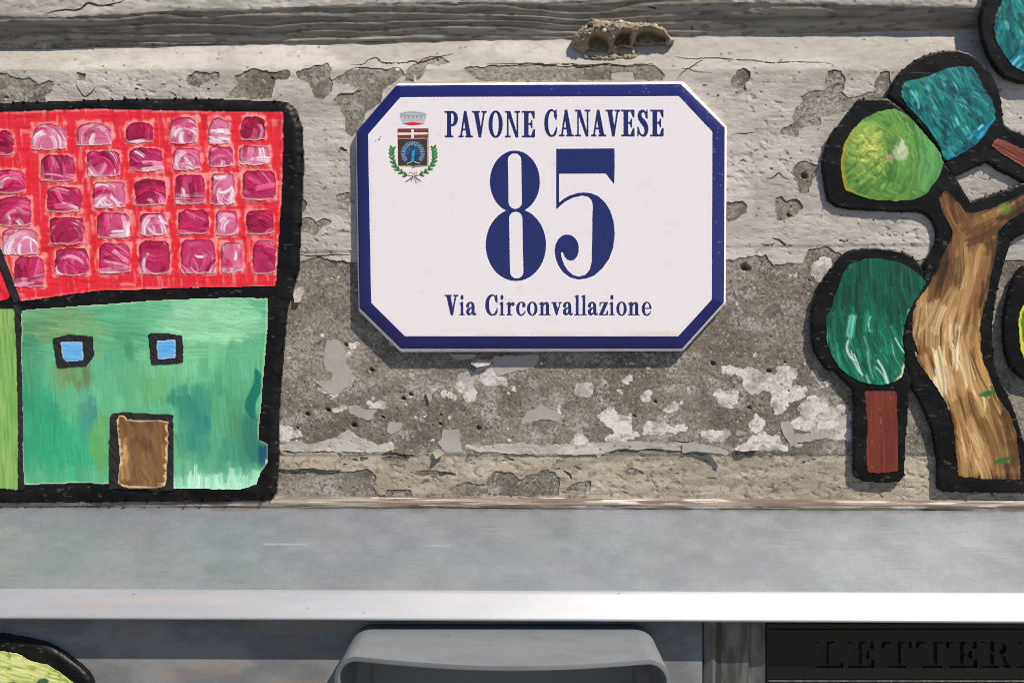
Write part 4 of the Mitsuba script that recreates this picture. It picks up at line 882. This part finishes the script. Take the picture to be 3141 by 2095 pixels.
# ---- trees
zc = lambda p: Z(p, 2.613, 2440, 0); ze = lambda p: Z(p, 2.613, 2440, 560); zg = lambda p: Z(p, 2.8, 2440, 1000)
TB, TT = 2.0, 15.0
td = TB + TT
def paint4(c0, c1, c2, c3):
    def m_(v):
        v = np.clip(v, 0, 1) * 3
        return np.where((v < 1)[..., None], mixc(c0, c1, v), np.where((v < 2)[..., None], mixc(c1, c2, v - 1), mixc(c2, c3, v - 2)))
    return m_
teal = paint4(lin(8, 58, 72), lin(14, 100, 105), lin(35, 140, 135), lin(110, 195, 190))
def teal_fn(seed, ang, spot=None, bluezone=None):
    def fn(x, y, f):
        a0 = brush(x, y, ang, 34, 4.2, seed, 2); a1 = brush(x, y, ang - .5, 30, 4.2, seed + 7, 2); kk = sstep(.42, .58, N(x, y, 48, 48, seed + 8, 2)); a = a0 * kk + a1 * (1 - kk); b = brush(x, y, ang + .25, 24, 6, seed + 1, 2)
        v = .04 + .92 * (a * .65 + b * .35) - .25 * sstep(.5, .75, N(x, y, 60, 60, seed + 2, 2)) + .25 * sstep(.55, .8, N(x, y, 45, 60, seed + 4, 2))
        c = teal(v)
        c = mixc(c, lin(20, 125, 95), .6 * sstep(.45, .7, N(x, y, 70, 50, seed + 5, 2)) * (1 - v))
        tcol = pick([(6, 56, 72), (10, 84, 92), (18, 112, 112), (36, 142, 134), (92, 190, 184), (22, 118, 92)], [.22, .24, .2, .16, .07, .11])
        c, a = dabs(x, y, c, a, 230, seed + 20, lambda cx, cy, r: ang + .5 * (kk[min(np.searchsorted(y[:, 0], cy), len(kk) - 1), min(np.searchsorted(x[0], cx), kk.shape[1] - 1)] - .7) + .16 * r.normal(), (22, 70), (8, 19), tcol, .35, .8, None, .5)
        if bluezone is not None:
            q = bluezone(x, y)
            bb = brush(x, y, -.75, 60, 4.5, seed + 6, 2)
            c, a = dabs(x, y, c, a, 70, seed + 21, -.75, (25, 60), (6, 13), pick([(8, 60, 92), (14, 100, 140), (45, 160, 195), (110, 205, 225)], [.35, .3, .25, .1]), .2, .85, lambda cx, cy: float(np.mean(bluezone(np.array([[cx]]), np.array([[cy]])))), .45)
        return c, a
    return fn
# upper teal crown
thing('tree_plaque', 'painted round tree crown in teal with black rim, cropped by the top right corner', 'painted plaque', 'painted tree cutouts')
board('tree_plaque', Polygon(zc([(1570, -160), (1510, 50), (1485, 150), (1485, 230), (1520, 370), (1570, 480), (1640, 580), (1700, 630), (1780, 655), (1832, 670), (2000, 660), (2110, 500), (2150, 200), (2100, -160)])), TB + 8, TT + 6, 700, stitch=30)
field('tree_plaque__crown', Polygon(zc([(1720, -130), (1640, 50), (1600, 130), (1588, 230), (1610, 330), (1650, 400), (1690, 460), (1740, 530), (1832, 580), (1950, 560), (2030, 400), (2050, 200), (2000, -130)])), td + 15.5, teal_fn(710, 1.35, bluezone=lambda x, y: sstep(60, 25, np.hypot(x - 3140, y - 195)) * .8), 711, dome_=4)
# middle teal crown with its red-brown stem
thing('tree_plaque_001', 'painted teal tree with red brown stem leaning right, above the pale green crown', 'painted plaque', 'painted tree cutouts')
board('tree_plaque_001', Polygon(zc([(742, 775), (780, 680), (830, 590), (920, 510), (1040, 440), (1180, 405), (1290, 400), (1400, 430), (1480, 490), (1560, 580), (1620, 690), (1650, 800), (1668, 990), (1720, 1030), (1832, 1075), (1950, 1130), (2200, 1290), (2130, 1600), (1950, 1520), (1832, 1460), (1640, 1370), (1540, 1300), (1450, 1340), (1300, 1412), (1262, 1418), (1210, 1330), (1196, 1260), (1170, 1205), (1100, 1118), (1000, 1003), (870, 862)])), TB, TT + 1, 720, stitch=34)
field('tree_plaque_001__crown', Polygon(zc([(850, 690), (900, 650), (1050, 620), (1200, 555), (1300, 535), (1420, 540), (1460, 600), (1500, 690), (1560, 780), (1600, 880), (1600, 960), (1560, 1010), (1510, 1090), (1440, 1170), (1320, 1240), (1220, 1290), (1180, 1260), (1165, 1190), (1095, 1080), (1005, 960), (905, 860), (850, 780)])), td + 2.5, teal_fn(730, 1.0, bluezone=lambda x, y: sstep(-15, 25, (x - 2890) * .75 + (y - 440) * .9 - 40 + 20 * (N(x, y, 30, 30, 731, 2) - .5))), 732, dome_=4)
def rust(x, y, f):
    s = brush(x, y, .45, 60, 5, 740)
    return mixc(mixc(lin(96, 42, 32), lin(132, 66, 52), s), lin(170, 110, 95), sstep(5, 1, f) * .4), s
field('tree_plaque_001__trunk', Polygon(zc([(1590, 1130), (1625, 1113), (1720, 1150), (1832, 1200), (1960, 1270), (2090, 1350), (2060, 1480), (1940, 1405), (1832, 1338), (1700, 1260), (1610, 1200), (1575, 1168)])), td + 2.5, rust, 741)
# big tree with the tan trunk
thing('tree_plaque_002', 'painted tree with pale green crown and thick streaky tan trunk with forked branches', 'painted plaque', 'painted tree cutouts')
bt = Polygon([(2723, 303), (2773, 341), (2823, 394), (2861, 436), (2888, 471), (2902, 505), (2929, 541), (2977, 618), (3141, 562), (3220, 535), (3330, 500), (3330, 650), (3220, 690), (3141, 717), (3102, 740), (3081, 804), (3065, 867), (3052, 931), (3044, 995), (3046, 1059), (3052, 1122), (3065, 1164), (3087, 1202), (3108, 1250), (3126, 1300), (3140, 1350), (3160, 1430), (3170, 1512), (2901, 1509), (2877, 1500), (2876, 1411), (2861, 1321), (2829, 1243), (2801, 1193), (2782, 1130), (2772, 1060), (2779, 965), (2805, 905), (2838, 862), (2836, 807), (2857, 774), (2872, 744), (2872, 713), (2865, 686), (2846, 663), (2823, 652), (2765, 650), (2670, 646), (2608, 642), (2566, 635), (2540, 614), (2530, 568), (2522, 517), (2526, 471), (2547, 417), (2585, 367), (2608, 337), (2635, 304)])
board('tree_plaque_002', bt, TB, TT, 750, stitch=32)
lime = paint4(lin(40, 88, 30), lin(88, 132, 58), lin(128, 172, 80), lin(205, 215, 110))
def lime_fn(x, y, f):
    cx, cy = 2700, 460
    w = 22 * (N(x, y, 45, 45, 760, 2) - .5)
    rad = np.hypot((x - 2600) * 1.0, (y - 500) * .8) + w
    an = np.arctan2(y - 500, x - 2600)
    arc = np.clip((N(rad, an * 60, 5, 26, 761, 2) - .5) * 2.1 + .5, 0, 1)
    sp = brush(x, y, -.75, 42, 5, 762); sq = brush(x, y, .5, 30, 6, 767)
    k = sstep(2690, 2740, x) * sstep(600, 560, y)
    k2 = sstep(.45, .6, N(x, y, 50, 50, 768, 1))
    s = arc * k + (sp * k2 + sq * (1 - k2)) * (1 - k)
    v = .27 + .55 * (s - .5) + .22 * sstep(110, 20, np.hypot(x - 2665, (y - 450) * .8)) + .4 * (N(x, y, 40, 40, 763, 3) - .5)
    c = lime(v + .1)
    def lcol(cx_, cy_, r):
        q = math.hypot(cx_ - 2668, (cy_ - 470) * .8)
        return lin(*((206, 214, 110), (170, 196, 90), (120, 165, 70), (95, 150, 65))[min(3, int(q / 38 + r.uniform(0, 1.3)))]) * np.exp(.2 * r.normal()) if r.random() < .9 else lin(60, 110, 45)
    c, s = dabs(x, y, c, s, 260, 769, lambda cx_, cy_, r: (math.atan2(cy_ - 500, cx_ - 2600) + math.pi / 2 if cx_ > 2705 and cy_ < 590 else (.5 if r.random() < .5 else -.75)) + .18 * r.normal(), (18, 60), (7, 14), lcol, lambda cx_, cy_, r: -.35 if cx_ > 2705 else .3 * r.normal(), .8, None, .35)
    hot = .5 * sstep(70, 15, np.hypot(x - 2660, (y - 445) * .75))
    c = mixc(c, lin(206, 208, 100), hot * .75)
    cell = np.abs(N(x, y, 9, 9, 764, 1) - .5)
    c = mixc(c, lin(70, 95, 40), sstep(105, 40, np.hypot(x - 2675, (y - 480) * .8)) * sstep(.08, .02, cell) * .6)
    c = mixc(c, lin(226, 230, 196), sstep(27, 6, np.hypot(x - 2760, (y - 462) * .7) + 34 * (N(x, y, 12, 16, 765, 3) - .5)) * .75)
    c = mixc(c, lin(205, 140, 150), sstep(12, 4, np.hypot(x - 2728, y - 483)) * .7)
    c = mixc(c, lin(80, 165, 100), sstep(2780, 2850, x) * (.3 + .6 * s) * .7)
    c = mixc(c, lin(190, 160, 50), sstep(16, 4, f) * sstep(2640, 2600, x) * .6)
    return c, s
field('tree_plaque_002__crown', Polygon(zc([(800, 872), (900, 925), (1000, 1035), (1100, 1148), (1160, 1225), (1185, 1300), (1160, 1400), (1110, 1480)]) + ze([(1105, 10), (1050, 90), (950, 140), (800, 150), (620, 140), (500, 105), (400, 60), (380, 0)]) + zc([(370, 1400), (365, 1280), (390, 1150), (450, 1050), (540, 960), (650, 900), (740, 880)])), td + 1.5, lime_fn, 766, dome_=4)
tanp = paint4(lin(52, 36, 20), lin(120, 82, 44), lin(188, 148, 92), lin(244, 226, 186))
cl_y = np.array([560, 700, 800, 900, 1000, 1100, 1200, 1300, 1400, 1520]); cl_x = np.array([2930, 2965, 2960, 2940, 2915, 2915, 2945, 2985, 3010, 3020])
def trunk_fn(x, y, f):
    u = x - np.interp(y, cl_y, cl_x)
    u = u + 7 * (N(x, y, 60, 90, 770, 2) - .5)
    s = np.clip((N(u, y, 4.2, 150, 771, 2) - .5) * 2.0 + .5, 0, 1); s2 = np.clip((N(u, y, 11, 190, 772, 2) - .5) * 2.2 + .5, 0, 1)
    ux, uy = rot(x, y, -.55)
    sa = np.clip((N(ux, uy, 120, 5, 773, 2) - .5) * 2.1 + .5, 0, 1)
    arm = sstep(2985, 3040, x) * sstep(760, 700, y)
    s = s * (1 - arm) + sa * arm
    v = .36 + .36 * (s - .5) * (.35 + sstep(.35, .6, N(x, y, 40, 90, 778, 2))) + .46 * (s2 - .5) + .16 * sstep(900, 1150, y) + .75 * (N(u, y, 22, 120, 774, 2) - .45)
    v = v - .12 * sstep(820, 680, y) * (1 - arm) * sstep(.4, .6, N(x, y, 60, 90, 779, 1)) - .5 * sstep(1440, 1475, y) * sstep(.3, .6, N(x, y, 90, 8, 775, 2)) - .35 * sstep(10, 1, f)
    c = tanp(v)
    def tang(cx_, cy_, r):
        if cx_ > 3000 and cy_ < 735: return -.5 + .1 * r.normal()
        if cy_ < 690 and cx_ < 2960: return 1.15 + .15 * r.normal()
        return math.atan2(20, np.interp(cy_ + 10, cl_y, cl_x) - np.interp(cy_ - 10, cl_y, cl_x)) + .12 * r.normal()
    nz = N(x, y, 50, 110, 782, 2)
    def tcol(cx_, cy_, r):
        e = abs(cx_ - np.interp(cy_, cl_y, cl_x)) / 75
        q = .40 + .2 * (cy_ > 880) + .13 * r.normal() + 1.1 * (nz[min(np.searchsorted(y[:, 0], cy_), len(nz) - 1), min(np.searchsorted(x[0], cx_), nz.shape[1] - 1)] - .5) - .28 * (e > .75) + (.16 if 950 < cy_ < 1250 else 0) - (.35 if cy_ > 1445 else 0) - (.1 if cy_ < 760 else 0)
        return tanp(np.array([q]))[0]
    c, s = dabs(x, y, c, s, 330, 780, tang, (80, 210), (14, 34), tcol, .15, .72, None, .6)
    c, s = dabs(x, y, c, s, 16, 781, tang, (60, 170), (5, 10), lambda cx_, cy_, r: lin(236, 214, 170) if r.random() < .5 else lin(52, 36, 22), .1, .7, lambda cx_, cy_: 1.0 if cy_ > 900 else 0, .5)
    c = mixc(c, lin(110, 130, 45), arm * sstep(28, 8, np.hypot(x - 3082, y - 640)) * .8)
    for gx_, gy_, a_ in ((3030, 1207, -.2), (3075, 1410, -.25)):
        p_, q_ = rot(x - gx_, y - gy_, a_)
        c = mixc(c, lin(35, 105, 50), sstep(1.15, .8, np.hypot(p_ / 30, q_ / 9) + .5 * (N(x, y, 9, 9, 776, 2) - .5)) * .95)
    return c, s
trunk = Polygon(ze([(1200, 55), (1260, 110), (1320, 180), (1360, 240), (1440, 245), (1560, 215), (1680, 160), (1832, 90), (2200, -40), (2200, 120), (1832, 240), (1700, 310), (1620, 400), (1620, 470), (1600, 600), (1560, 750), (1540, 900), (1500, 1050), (1470, 1170), (1485, 1260), (1475, 1340)]) + zg([(1560, 0), (1592, 90), (1585, 200), (1610, 300), (1680, 470), (1740, 620), (1830, 740), (1890, 900), (1915, 1100), (1930, 1200), (1935, 1320), (1650, 1312), (1400, 1290), (1390, 1180), (1370, 1000), (1360, 850), (1290, 650), (1180, 480), (1060, 320), (1010, 200)]) + ze([(1000, 1400), (940, 1230), (935, 1100), (965, 960), (1060, 840), (1130, 700), (1190, 560), (1240, 470), (1260, 400), (1230, 330), (1170, 230), (1150, 130)]))
field('tree_plaque_002__trunk', trunk, td + 1.5, trunk_fn, 777, dome_=3, warp=3, step=2.8)
# small dark green tree
thing('tree_plaque_003', 'small painted tree with glossy dark green crown and short red brown trunk', 'painted plaque', 'painted tree cutouts')
mt = Polygon(ze([(1022, 690), (960, 610), (870, 555), (750, 530), (600, 520), (480, 530), (400, 560), (340, 620), (280, 700), (220, 790), (180, 890), (140, 1010), (130, 1120), (130, 1250), (150, 1350), (200, 1430), (260, 1510)]) + zg([(330, 380), (430, 480), (500, 550), (510, 700), (505, 1000), (500, 1200), (510, 1290), (580, 1330), (780, 1350), (900, 1330), (935, 1280), (945, 1000), (965, 800), (975, 600), (985, 545), (1000, 480), (960, 350), (915, 180), (905, 0)]) + ze([(862, 1200), (872, 1080), (935, 930), (1035, 805), (1030, 740)]))
board('tree_plaque_003', mt, TB, TT + 1, 780, stitch=28)
em = paint4(lin(4, 52, 37), lin(8, 86, 60), lin(24, 128, 96), lin(150, 218, 200))
def em_fn(x, y, f):
    u = x - np.interp(y, [780, 900, 1000, 1100, 1180], [2640, 2635, 2632, 2650, 2690])
    u = u + (x - 2640) * (.0016 * (y - 900)) * -.4
    s = np.clip((N(u, y, 4.5, 110, 790, 2) - .5) * 2.1 + .5, 0, 1); s2 = np.clip((N(u, y, 9, 70, 791, 2) - .5) * 2 + .5, 0, 1)
    v = .14 + .6 * (s - .42) + .3 * (s2 - .5) + .3 * sstep(950, 1080, y) - .06 * sstep(860, 800, y)
    v = v + .45 * sstep(.78, .95, s) * sstep(960, 1040, y)
    c = em(v + .08)
    ea = lambda cx_, cy_, r: 1.5 + .0011 * (2650 - cx_) * (1 if cy_ > 930 else .2) - .28 * (cy_ > 1030) + .1 * r.normal()
    c, s = dabs(x, y, c, s, 200, 793, ea, (50, 130), (11, 25), lambda cx_, cy_, r: lin(*((5, 64, 46), (8, 84, 60), (12, 102, 74), (34, 142, 112), (105, 196, 174))[int(np.clip(r.normal() * 1.0 + 1.2 + .9 * (cy_ > 980), 0, 4))]), .15, .8, None, .4)
    c, s = dabs(x, y, c, s, 18, 794, ea, (50, 110), (4.5, 8), lambda cx_, cy_, r: lin(*((120, 205, 184), (165, 222, 208), (205, 234, 226))[r.integers(3)]), .25, .7, lambda cx_, cy_: 1.0 if cy_ > 985 else .04, .3)
    return mixc(c, lin(235, 225, 205), sstep(8, 2, f) * sstep(2740, 2760, x) * sstep(1110, 1130, y) * .9), s
field('tree_plaque_003__crown', Polygon(ze([(560, 610), (700, 615), (830, 640), (930, 690), (1000, 750), (1048, 800), (1000, 880), (950, 950), (900, 1050), (868, 1150), (858, 1280), (872, 1400), (877, 1480)]) + zg([(930, 370), (920, 430), (850, 480), (750, 505), (640, 495), (540, 470), (450, 420), (380, 360), (310, 250), (270, 130), (265, 40)]) + ze([(250, 1180), (245, 1080), (280, 1020), (310, 920), (350, 820), (380, 730), (430, 660)])), td + 2.5, em_fn, 792, dome_=4, relief=2.2)
def rust2(x, y, f):
    s = brush(x, y, 1.55, 100, 6, 795)
    c = mixc(lin(102, 44, 32), lin(126, 58, 42), s)
    return mixc(c, lin(165, 125, 120), sstep(.9, .99, brush(x, y, 1.5, 120, 3.5, 796)) * .5), s
field('tree_plaque_003__trunk', Polygon(zg([(595, 560), (865, 560), (870, 700), (880, 900), (880, 1245), (740, 1262), (622, 1250), (605, 1100), (620, 850), (605, 700)])), td + 2.5, rust2, 797)
# right-hand tree, cut by the frame
thing('tree_plaque_004', 'painted green and yellow bush with broad black rim, cropped at the right edge', 'painted plaque', 'painted tree cutouts')
board('tree_plaque_004', Polygon([(3141, 812), (3118, 846), (3098, 895), (3086, 955), (3082, 1011), (3086, 1070), (3100, 1122), (3141, 1164), (3240, 1185), (3310, 1100), (3330, 960), (3240, 810)]), TB, TT + 8, 800, stitch=30)
def bush_fn(x, y, f):
    s = brush(x, y, 1.3, 50, 5, 805)
    c = mixc(lin(20, 95, 45), lin(70, 150, 60), s)
    c = mixc(c, lin(230, 215, 50), sstep(.5, .7, N(x, y, 40, 60, 806, 2) + .3 * sstep(12, 2, f)) * .9)
    return c, s
field('tree_plaque_004__crown', Polygon([(3126, 963), (3141, 935), (3180, 900), (3250, 900), (3280, 1000), (3240, 1100), (3150, 1118), (3131, 1075), (3125, 1010)]), td + 9.5, bush_fn, 807)

# ------------------------------------------------------------------ metal cap over the letterbox row
def extrude_profile(prof, x0, x1, tilt=0.0, nseg=60, smooth_round=True):
    """a strip of the profile (depth, down) along x, in wall units at the wall itself; tilt: units down per unit right"""
    xs = np.linspace(x0, x1, nseg); p = np.array(prof, float)
    V = np.array([[x, dn + tilt * (x - CX), dp] for x in xs for dp, dn in p])
    n = len(p); f = []
    for i in range(nseg - 1):
        for j in range(n - 1):
            a, b, c, d = i * n + j, i * n + j + 1, (i + 1) * n + j + 1, (i + 1) * n + j
            f += [[a, b, c], [a, c, d]]
    return world(V[:, 0], V[:, 1] + CY, V[:, 2]), np.array(f)
def arc_(c, r, a0, a1, n=6): return [(c[0] + r * math.cos(a), c[1] + r * math.sin(a)) for a in np.linspace(a0, a1, n)]
thing('metal_cap', 'sloping grey zinc cap strip with rolled bright front lip below the plaques', 'flashing')
TILT = .0042
slope_prof = [(-8, 505), (0, 508), (120, 568), (240, 628), (340, 677), (352, 684)]
lip_prof = [(352, 684), (358, 688.5), (363, 694), (390, 730), (402, 746), (404, 750), (403, 754), (398, 756), (392, 754), (384, 744)]
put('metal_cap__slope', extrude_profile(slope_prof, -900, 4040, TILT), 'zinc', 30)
put('metal_cap__lip', extrude_profile(lip_prof, -900, 4040, TILT), 'zinc_lip', True)
sx_ = np.arange(-900, 4041, 6.0); 
prof = np.array([(-8, 478), (6, 484), (12, 492), (13, 500), (10, 508), (6, 512), (-8, 514)])
V, f_ = [], []
for i, x_ in enumerate(sx_):
    for j, (dp, dn) in enumerate(prof):
        V.append((x_, dn + TILT * (x_ - CX) + 4.5 * (float(N(np.array(x_), np.array(0.0), 60, 1, 900 + j, 3)) - .5), dp + 4 * (float(N(np.array(x_), np.array(0.0), 22, 1, 910 + j, 2)) - .5)))
V = np.array(V); n = len(prof)
i, j = np.meshgrid(np.arange(len(sx_) - 1), np.arange(n - 1), indexing='ij'); a = (i * n + j).ravel()
put('metal_cap__sealant', (world(V[:, 0], V[:, 1] + CY, V[:, 2]), np.vstack([np.stack([a, a + 1, a + n + 1], 1), np.stack([a, a + n + 1, a + n], 1)])), 'sealant', True, label='brown and white streaked sealant along the joint with the wall')

# ------------------------------------------------------------------ letterbox cabinet below
PD = 327.0
def boxm(x0, x1, y0, y1, d_back, d_front, r=0):
    """an upright rounded block; x and y in wall units as seen at d_front"""
    q = box(x0 + r, y0 + r, x1 - r, y1 - r).buffer(r, quad_segs=8) if r else box(x0, y0, x1, y1)
    return extr(q, d_back, d_front, d_front)
thing('steel_cabinet', 'grey steel cabinet front with faint rust stains under the zinc cap', 'cabinet')
put('steel_cabinet__panel', boxm(-900, 2154, 1815, 2700, 20, PD), 'steel_panel')
put('steel_cabinet__panel', boxm(2352, 4000, 1815, 2700, 20, PD - 40), 'steel_panel')
# pillar between hood and slot: folded steel strip
pp = [(2155, PD - 25), (2160, PD - 8), (2185, PD + 4), (2205, PD - 4), (2298, PD - 2), (2303, PD - 12), (2335, PD - 10), (2348, PD - 2), (2352, PD - 40)]
V = np.array([(a_, yy, b_) for yy in (1815, 2700) for a_, b_ in pp]); n = len(pp); j = np.arange(n - 1)
put('steel_cabinet__post', (world(V[:, 0], V[:, 1], V[:, 2], PD), np.vstack([np.stack([j, j + n, j + n + 1], 1), np.stack([j, j + n + 1, j + 1], 1)])), 'post_steel', 40, label='folded steel post between the hood and the black slot')
# hood
thing('rain_hood', 'grey metal rain hood with rounded corners and bowed front edge', 'hood')
def u_path(x0, x1, top, r, bottom, n=10):
    return [(x0, bottom)] + arc_((x0 + r, top + r), r, math.pi, 1.5 * math.pi, n) + arc_((x1 - r, top + r), r, 1.5 * math.pi, 2 * math.pi, n) + [(x1, bottom)]
def densify(p):
    p = np.array(p); out = []
    for a, b in zip(p[:-1], p[1:]):
        k = max(1, int(np.hypot(*(b - a)) / 40)); out += [a + (b - a) * t for t in np.arange(k) / k]
    return np.array(out + [p[-1]])
po = densify(u_path(-444, 393, 781, 62, 1500)); pi_ = densify(u_path(-444, 393, 781, 62, 1500))
cen = np.array([-25, 1100])
tg = np.gradient(po, axis=0); tg /= np.linalg.norm(tg, axis=1, keepdims=True); nr = np.stack([-tg[:, 1], tg[:, 0]], -1)
nr = np.where((((cen - po) * nr).sum(1) < 0)[:, None], -nr, nr)
pin = po + nr * 13
def front(x): 
    t = (x + 444) / 837
    return 625 + 95 * np.sin(np.pi * np.clip(t, 0, 1)) * .9 + 30 * t
rows = []
for path, dep in ((po, lambda q: np.full(len(q), PD - 2)), (po, lambda q: front(q[:, 0]) * .5 + PD * .5), (po, lambda q: front(q[:, 0]) - 4), (po * .999, lambda q: front(q[:, 0]) - 1), (po + nr * 3, lambda q: front(q[:, 0])), (po + nr * 10, lambda q: front(q[:, 0])), (pin, lambda q: front(q[:, 0]) - 3), (pin, lambda q: np.full(len(q), PD - 2))):
    rows.append(np.column_stack([path[:, 0] + CX, path[:, 1] + CY, dep(path)]))
V = np.vstack(rows); L = len(po); f_ = []
for r_ in range(len(rows) - 1):
    for j in range(L - 1):
        a, b, c, d = r_ * L + j, r_ * L + j + 1, (r_ + 1) * L + j + 1, (r_ + 1) * L + j
        f_ += [[a, b, c], [a, c, d]]
put('rain_hood__visor', (world(V[:, 0], V[:, 1], V[:, 2]), np.array(f_)), 'grey_enamel', 35)
put('rain_hood__back_plate', extr(box(CX - 385, CY + 800, CX + 335, CY + 1500), PD - 5, PD + 8, 0), 'dark_grey')
# black letter slot
thing('letter_slot', 'black plastic letter flap with pressed lettering, right of the steel post', 'letter slot')
LD = PD - 6
put('letter_slot__frame', extr(box(2350, 1912, 3600, 2400).buffer(0).difference(box(2362, 1931, 3590, 2082).buffer(6)), PD - 60, LD + 6, LD), 'black_plastic')
fl = extrude_profile([(LD - 30, 0), (LD - 8, 0), (LD - 3, 2.5), (LD - 2, 8), (LD - 3, 60), (LD - 8, 95), (LD - 6, 118), (LD - 2, 132), (LD - 10, 140), (LD - 30, 142)], 0, 1, 0, 2)
def strip(prof, x0, x1, d0, n=2):
    V = np.array([(x, y, d) for x in (x0, x1) for d, y in prof]); m_ = len(prof); j = np.arange(m_ - 1)
    return world(V[:, 0], V[:, 1], V[:, 2], d0), np.vstack([np.stack([j, j + 1, j + m_ + 1], 1), np.stack([j, j + m_ + 1, j + m_], 1)])
kz = 2.258
lets = [glyph(ch, 2100 + a / kz, 2100 + b / kz, 1968, 2048, .8) for ch, a, b in zip('LETTERE', (915, 1140, 1370, 1605, 1840, 2060, 2310), (1100, 1315, 1575, 1835, 2030, 2260, 2500))]
put('letter_slot__flap', extr(box(2356, 1934, 3590, 2084).difference(unary_union(lets)), LD - 34, LD - 4, LD), 'black_plastic')
put('letter_slot__flap_edge', strip([(LD - 20, 1927), (LD - 5, 1928), (LD - 1, 1930.5), (LD - 1, 1933), (LD - 5, 1935)], 2356, 3590, LD), 'black_plastic', 50)
put('letter_slot__rail', strip([(LD - 20, 2086), (LD + 2, 2086.5), (LD + 6, 2090), (LD + 5, 2094), (LD - 6, 2098), (LD - 20, 2160)], 2352, 3590, LD), 'post_steel', 40, label='bright metal edge below the black flap')
for q in lets:
    put('letter_slot__letter', extr(q.buffer(1.5), LD - 33, LD - 17, LD), 'black_plastic')
# pale green plaque in the lower left corner
thing('tree_plaque_005', 'painted pale yellow green crown with black rim on the steel cabinet, bottom left corner', 'painted plaque', 'painted tree cutouts')
zz = lambda p: Z(p, 5.598, 0, 1880)
board('tree_plaque_005', Polygon(zz([(-900, 480), (-400, 370), (0, 385), (450, 470), (720, 530), (900, 610), (1130, 760), (1350, 930), (1480, 1060), (1560, 1180), (1620, 1500), (1500, 2300), (-900, 2300)])), PD, 30, 820, bevel=14)
pale = paint4(lin(120, 140, 60), lin(168, 182, 92), lin(205, 214, 130), lin(232, 236, 180))
def pale_fn(x, y, f):
    s = brush(x, y, .25, 40, 5, 830)
    v = .6 + .5 * (s - .5) - .4 * sstep(.58, .75, N(x, y, 22, 18, 831, 2))
    c = pale(v)
    for gx_, gy_ in ((132, 2090), (38, 2100)):
        c = mixc(c, lin(10, 88, 68), sstep(1.1, .8, np.hypot((x - gx_) / 20, (y - gy_) / 12) + .7 * (N(x, y, 9, 9, 832, 2) - .5)) * .95)
    return c, s
field('tree_plaque_005__crown', Polygon(zz([(-700, 760), (-300, 660), (0, 655), (290, 690), (500, 815), (800, 882), (1000, 1000), (1260, 1200), (1350, 1500), (1200, 2100), (-700, 2100)])), PD + 31.5, pale_fn, 833)
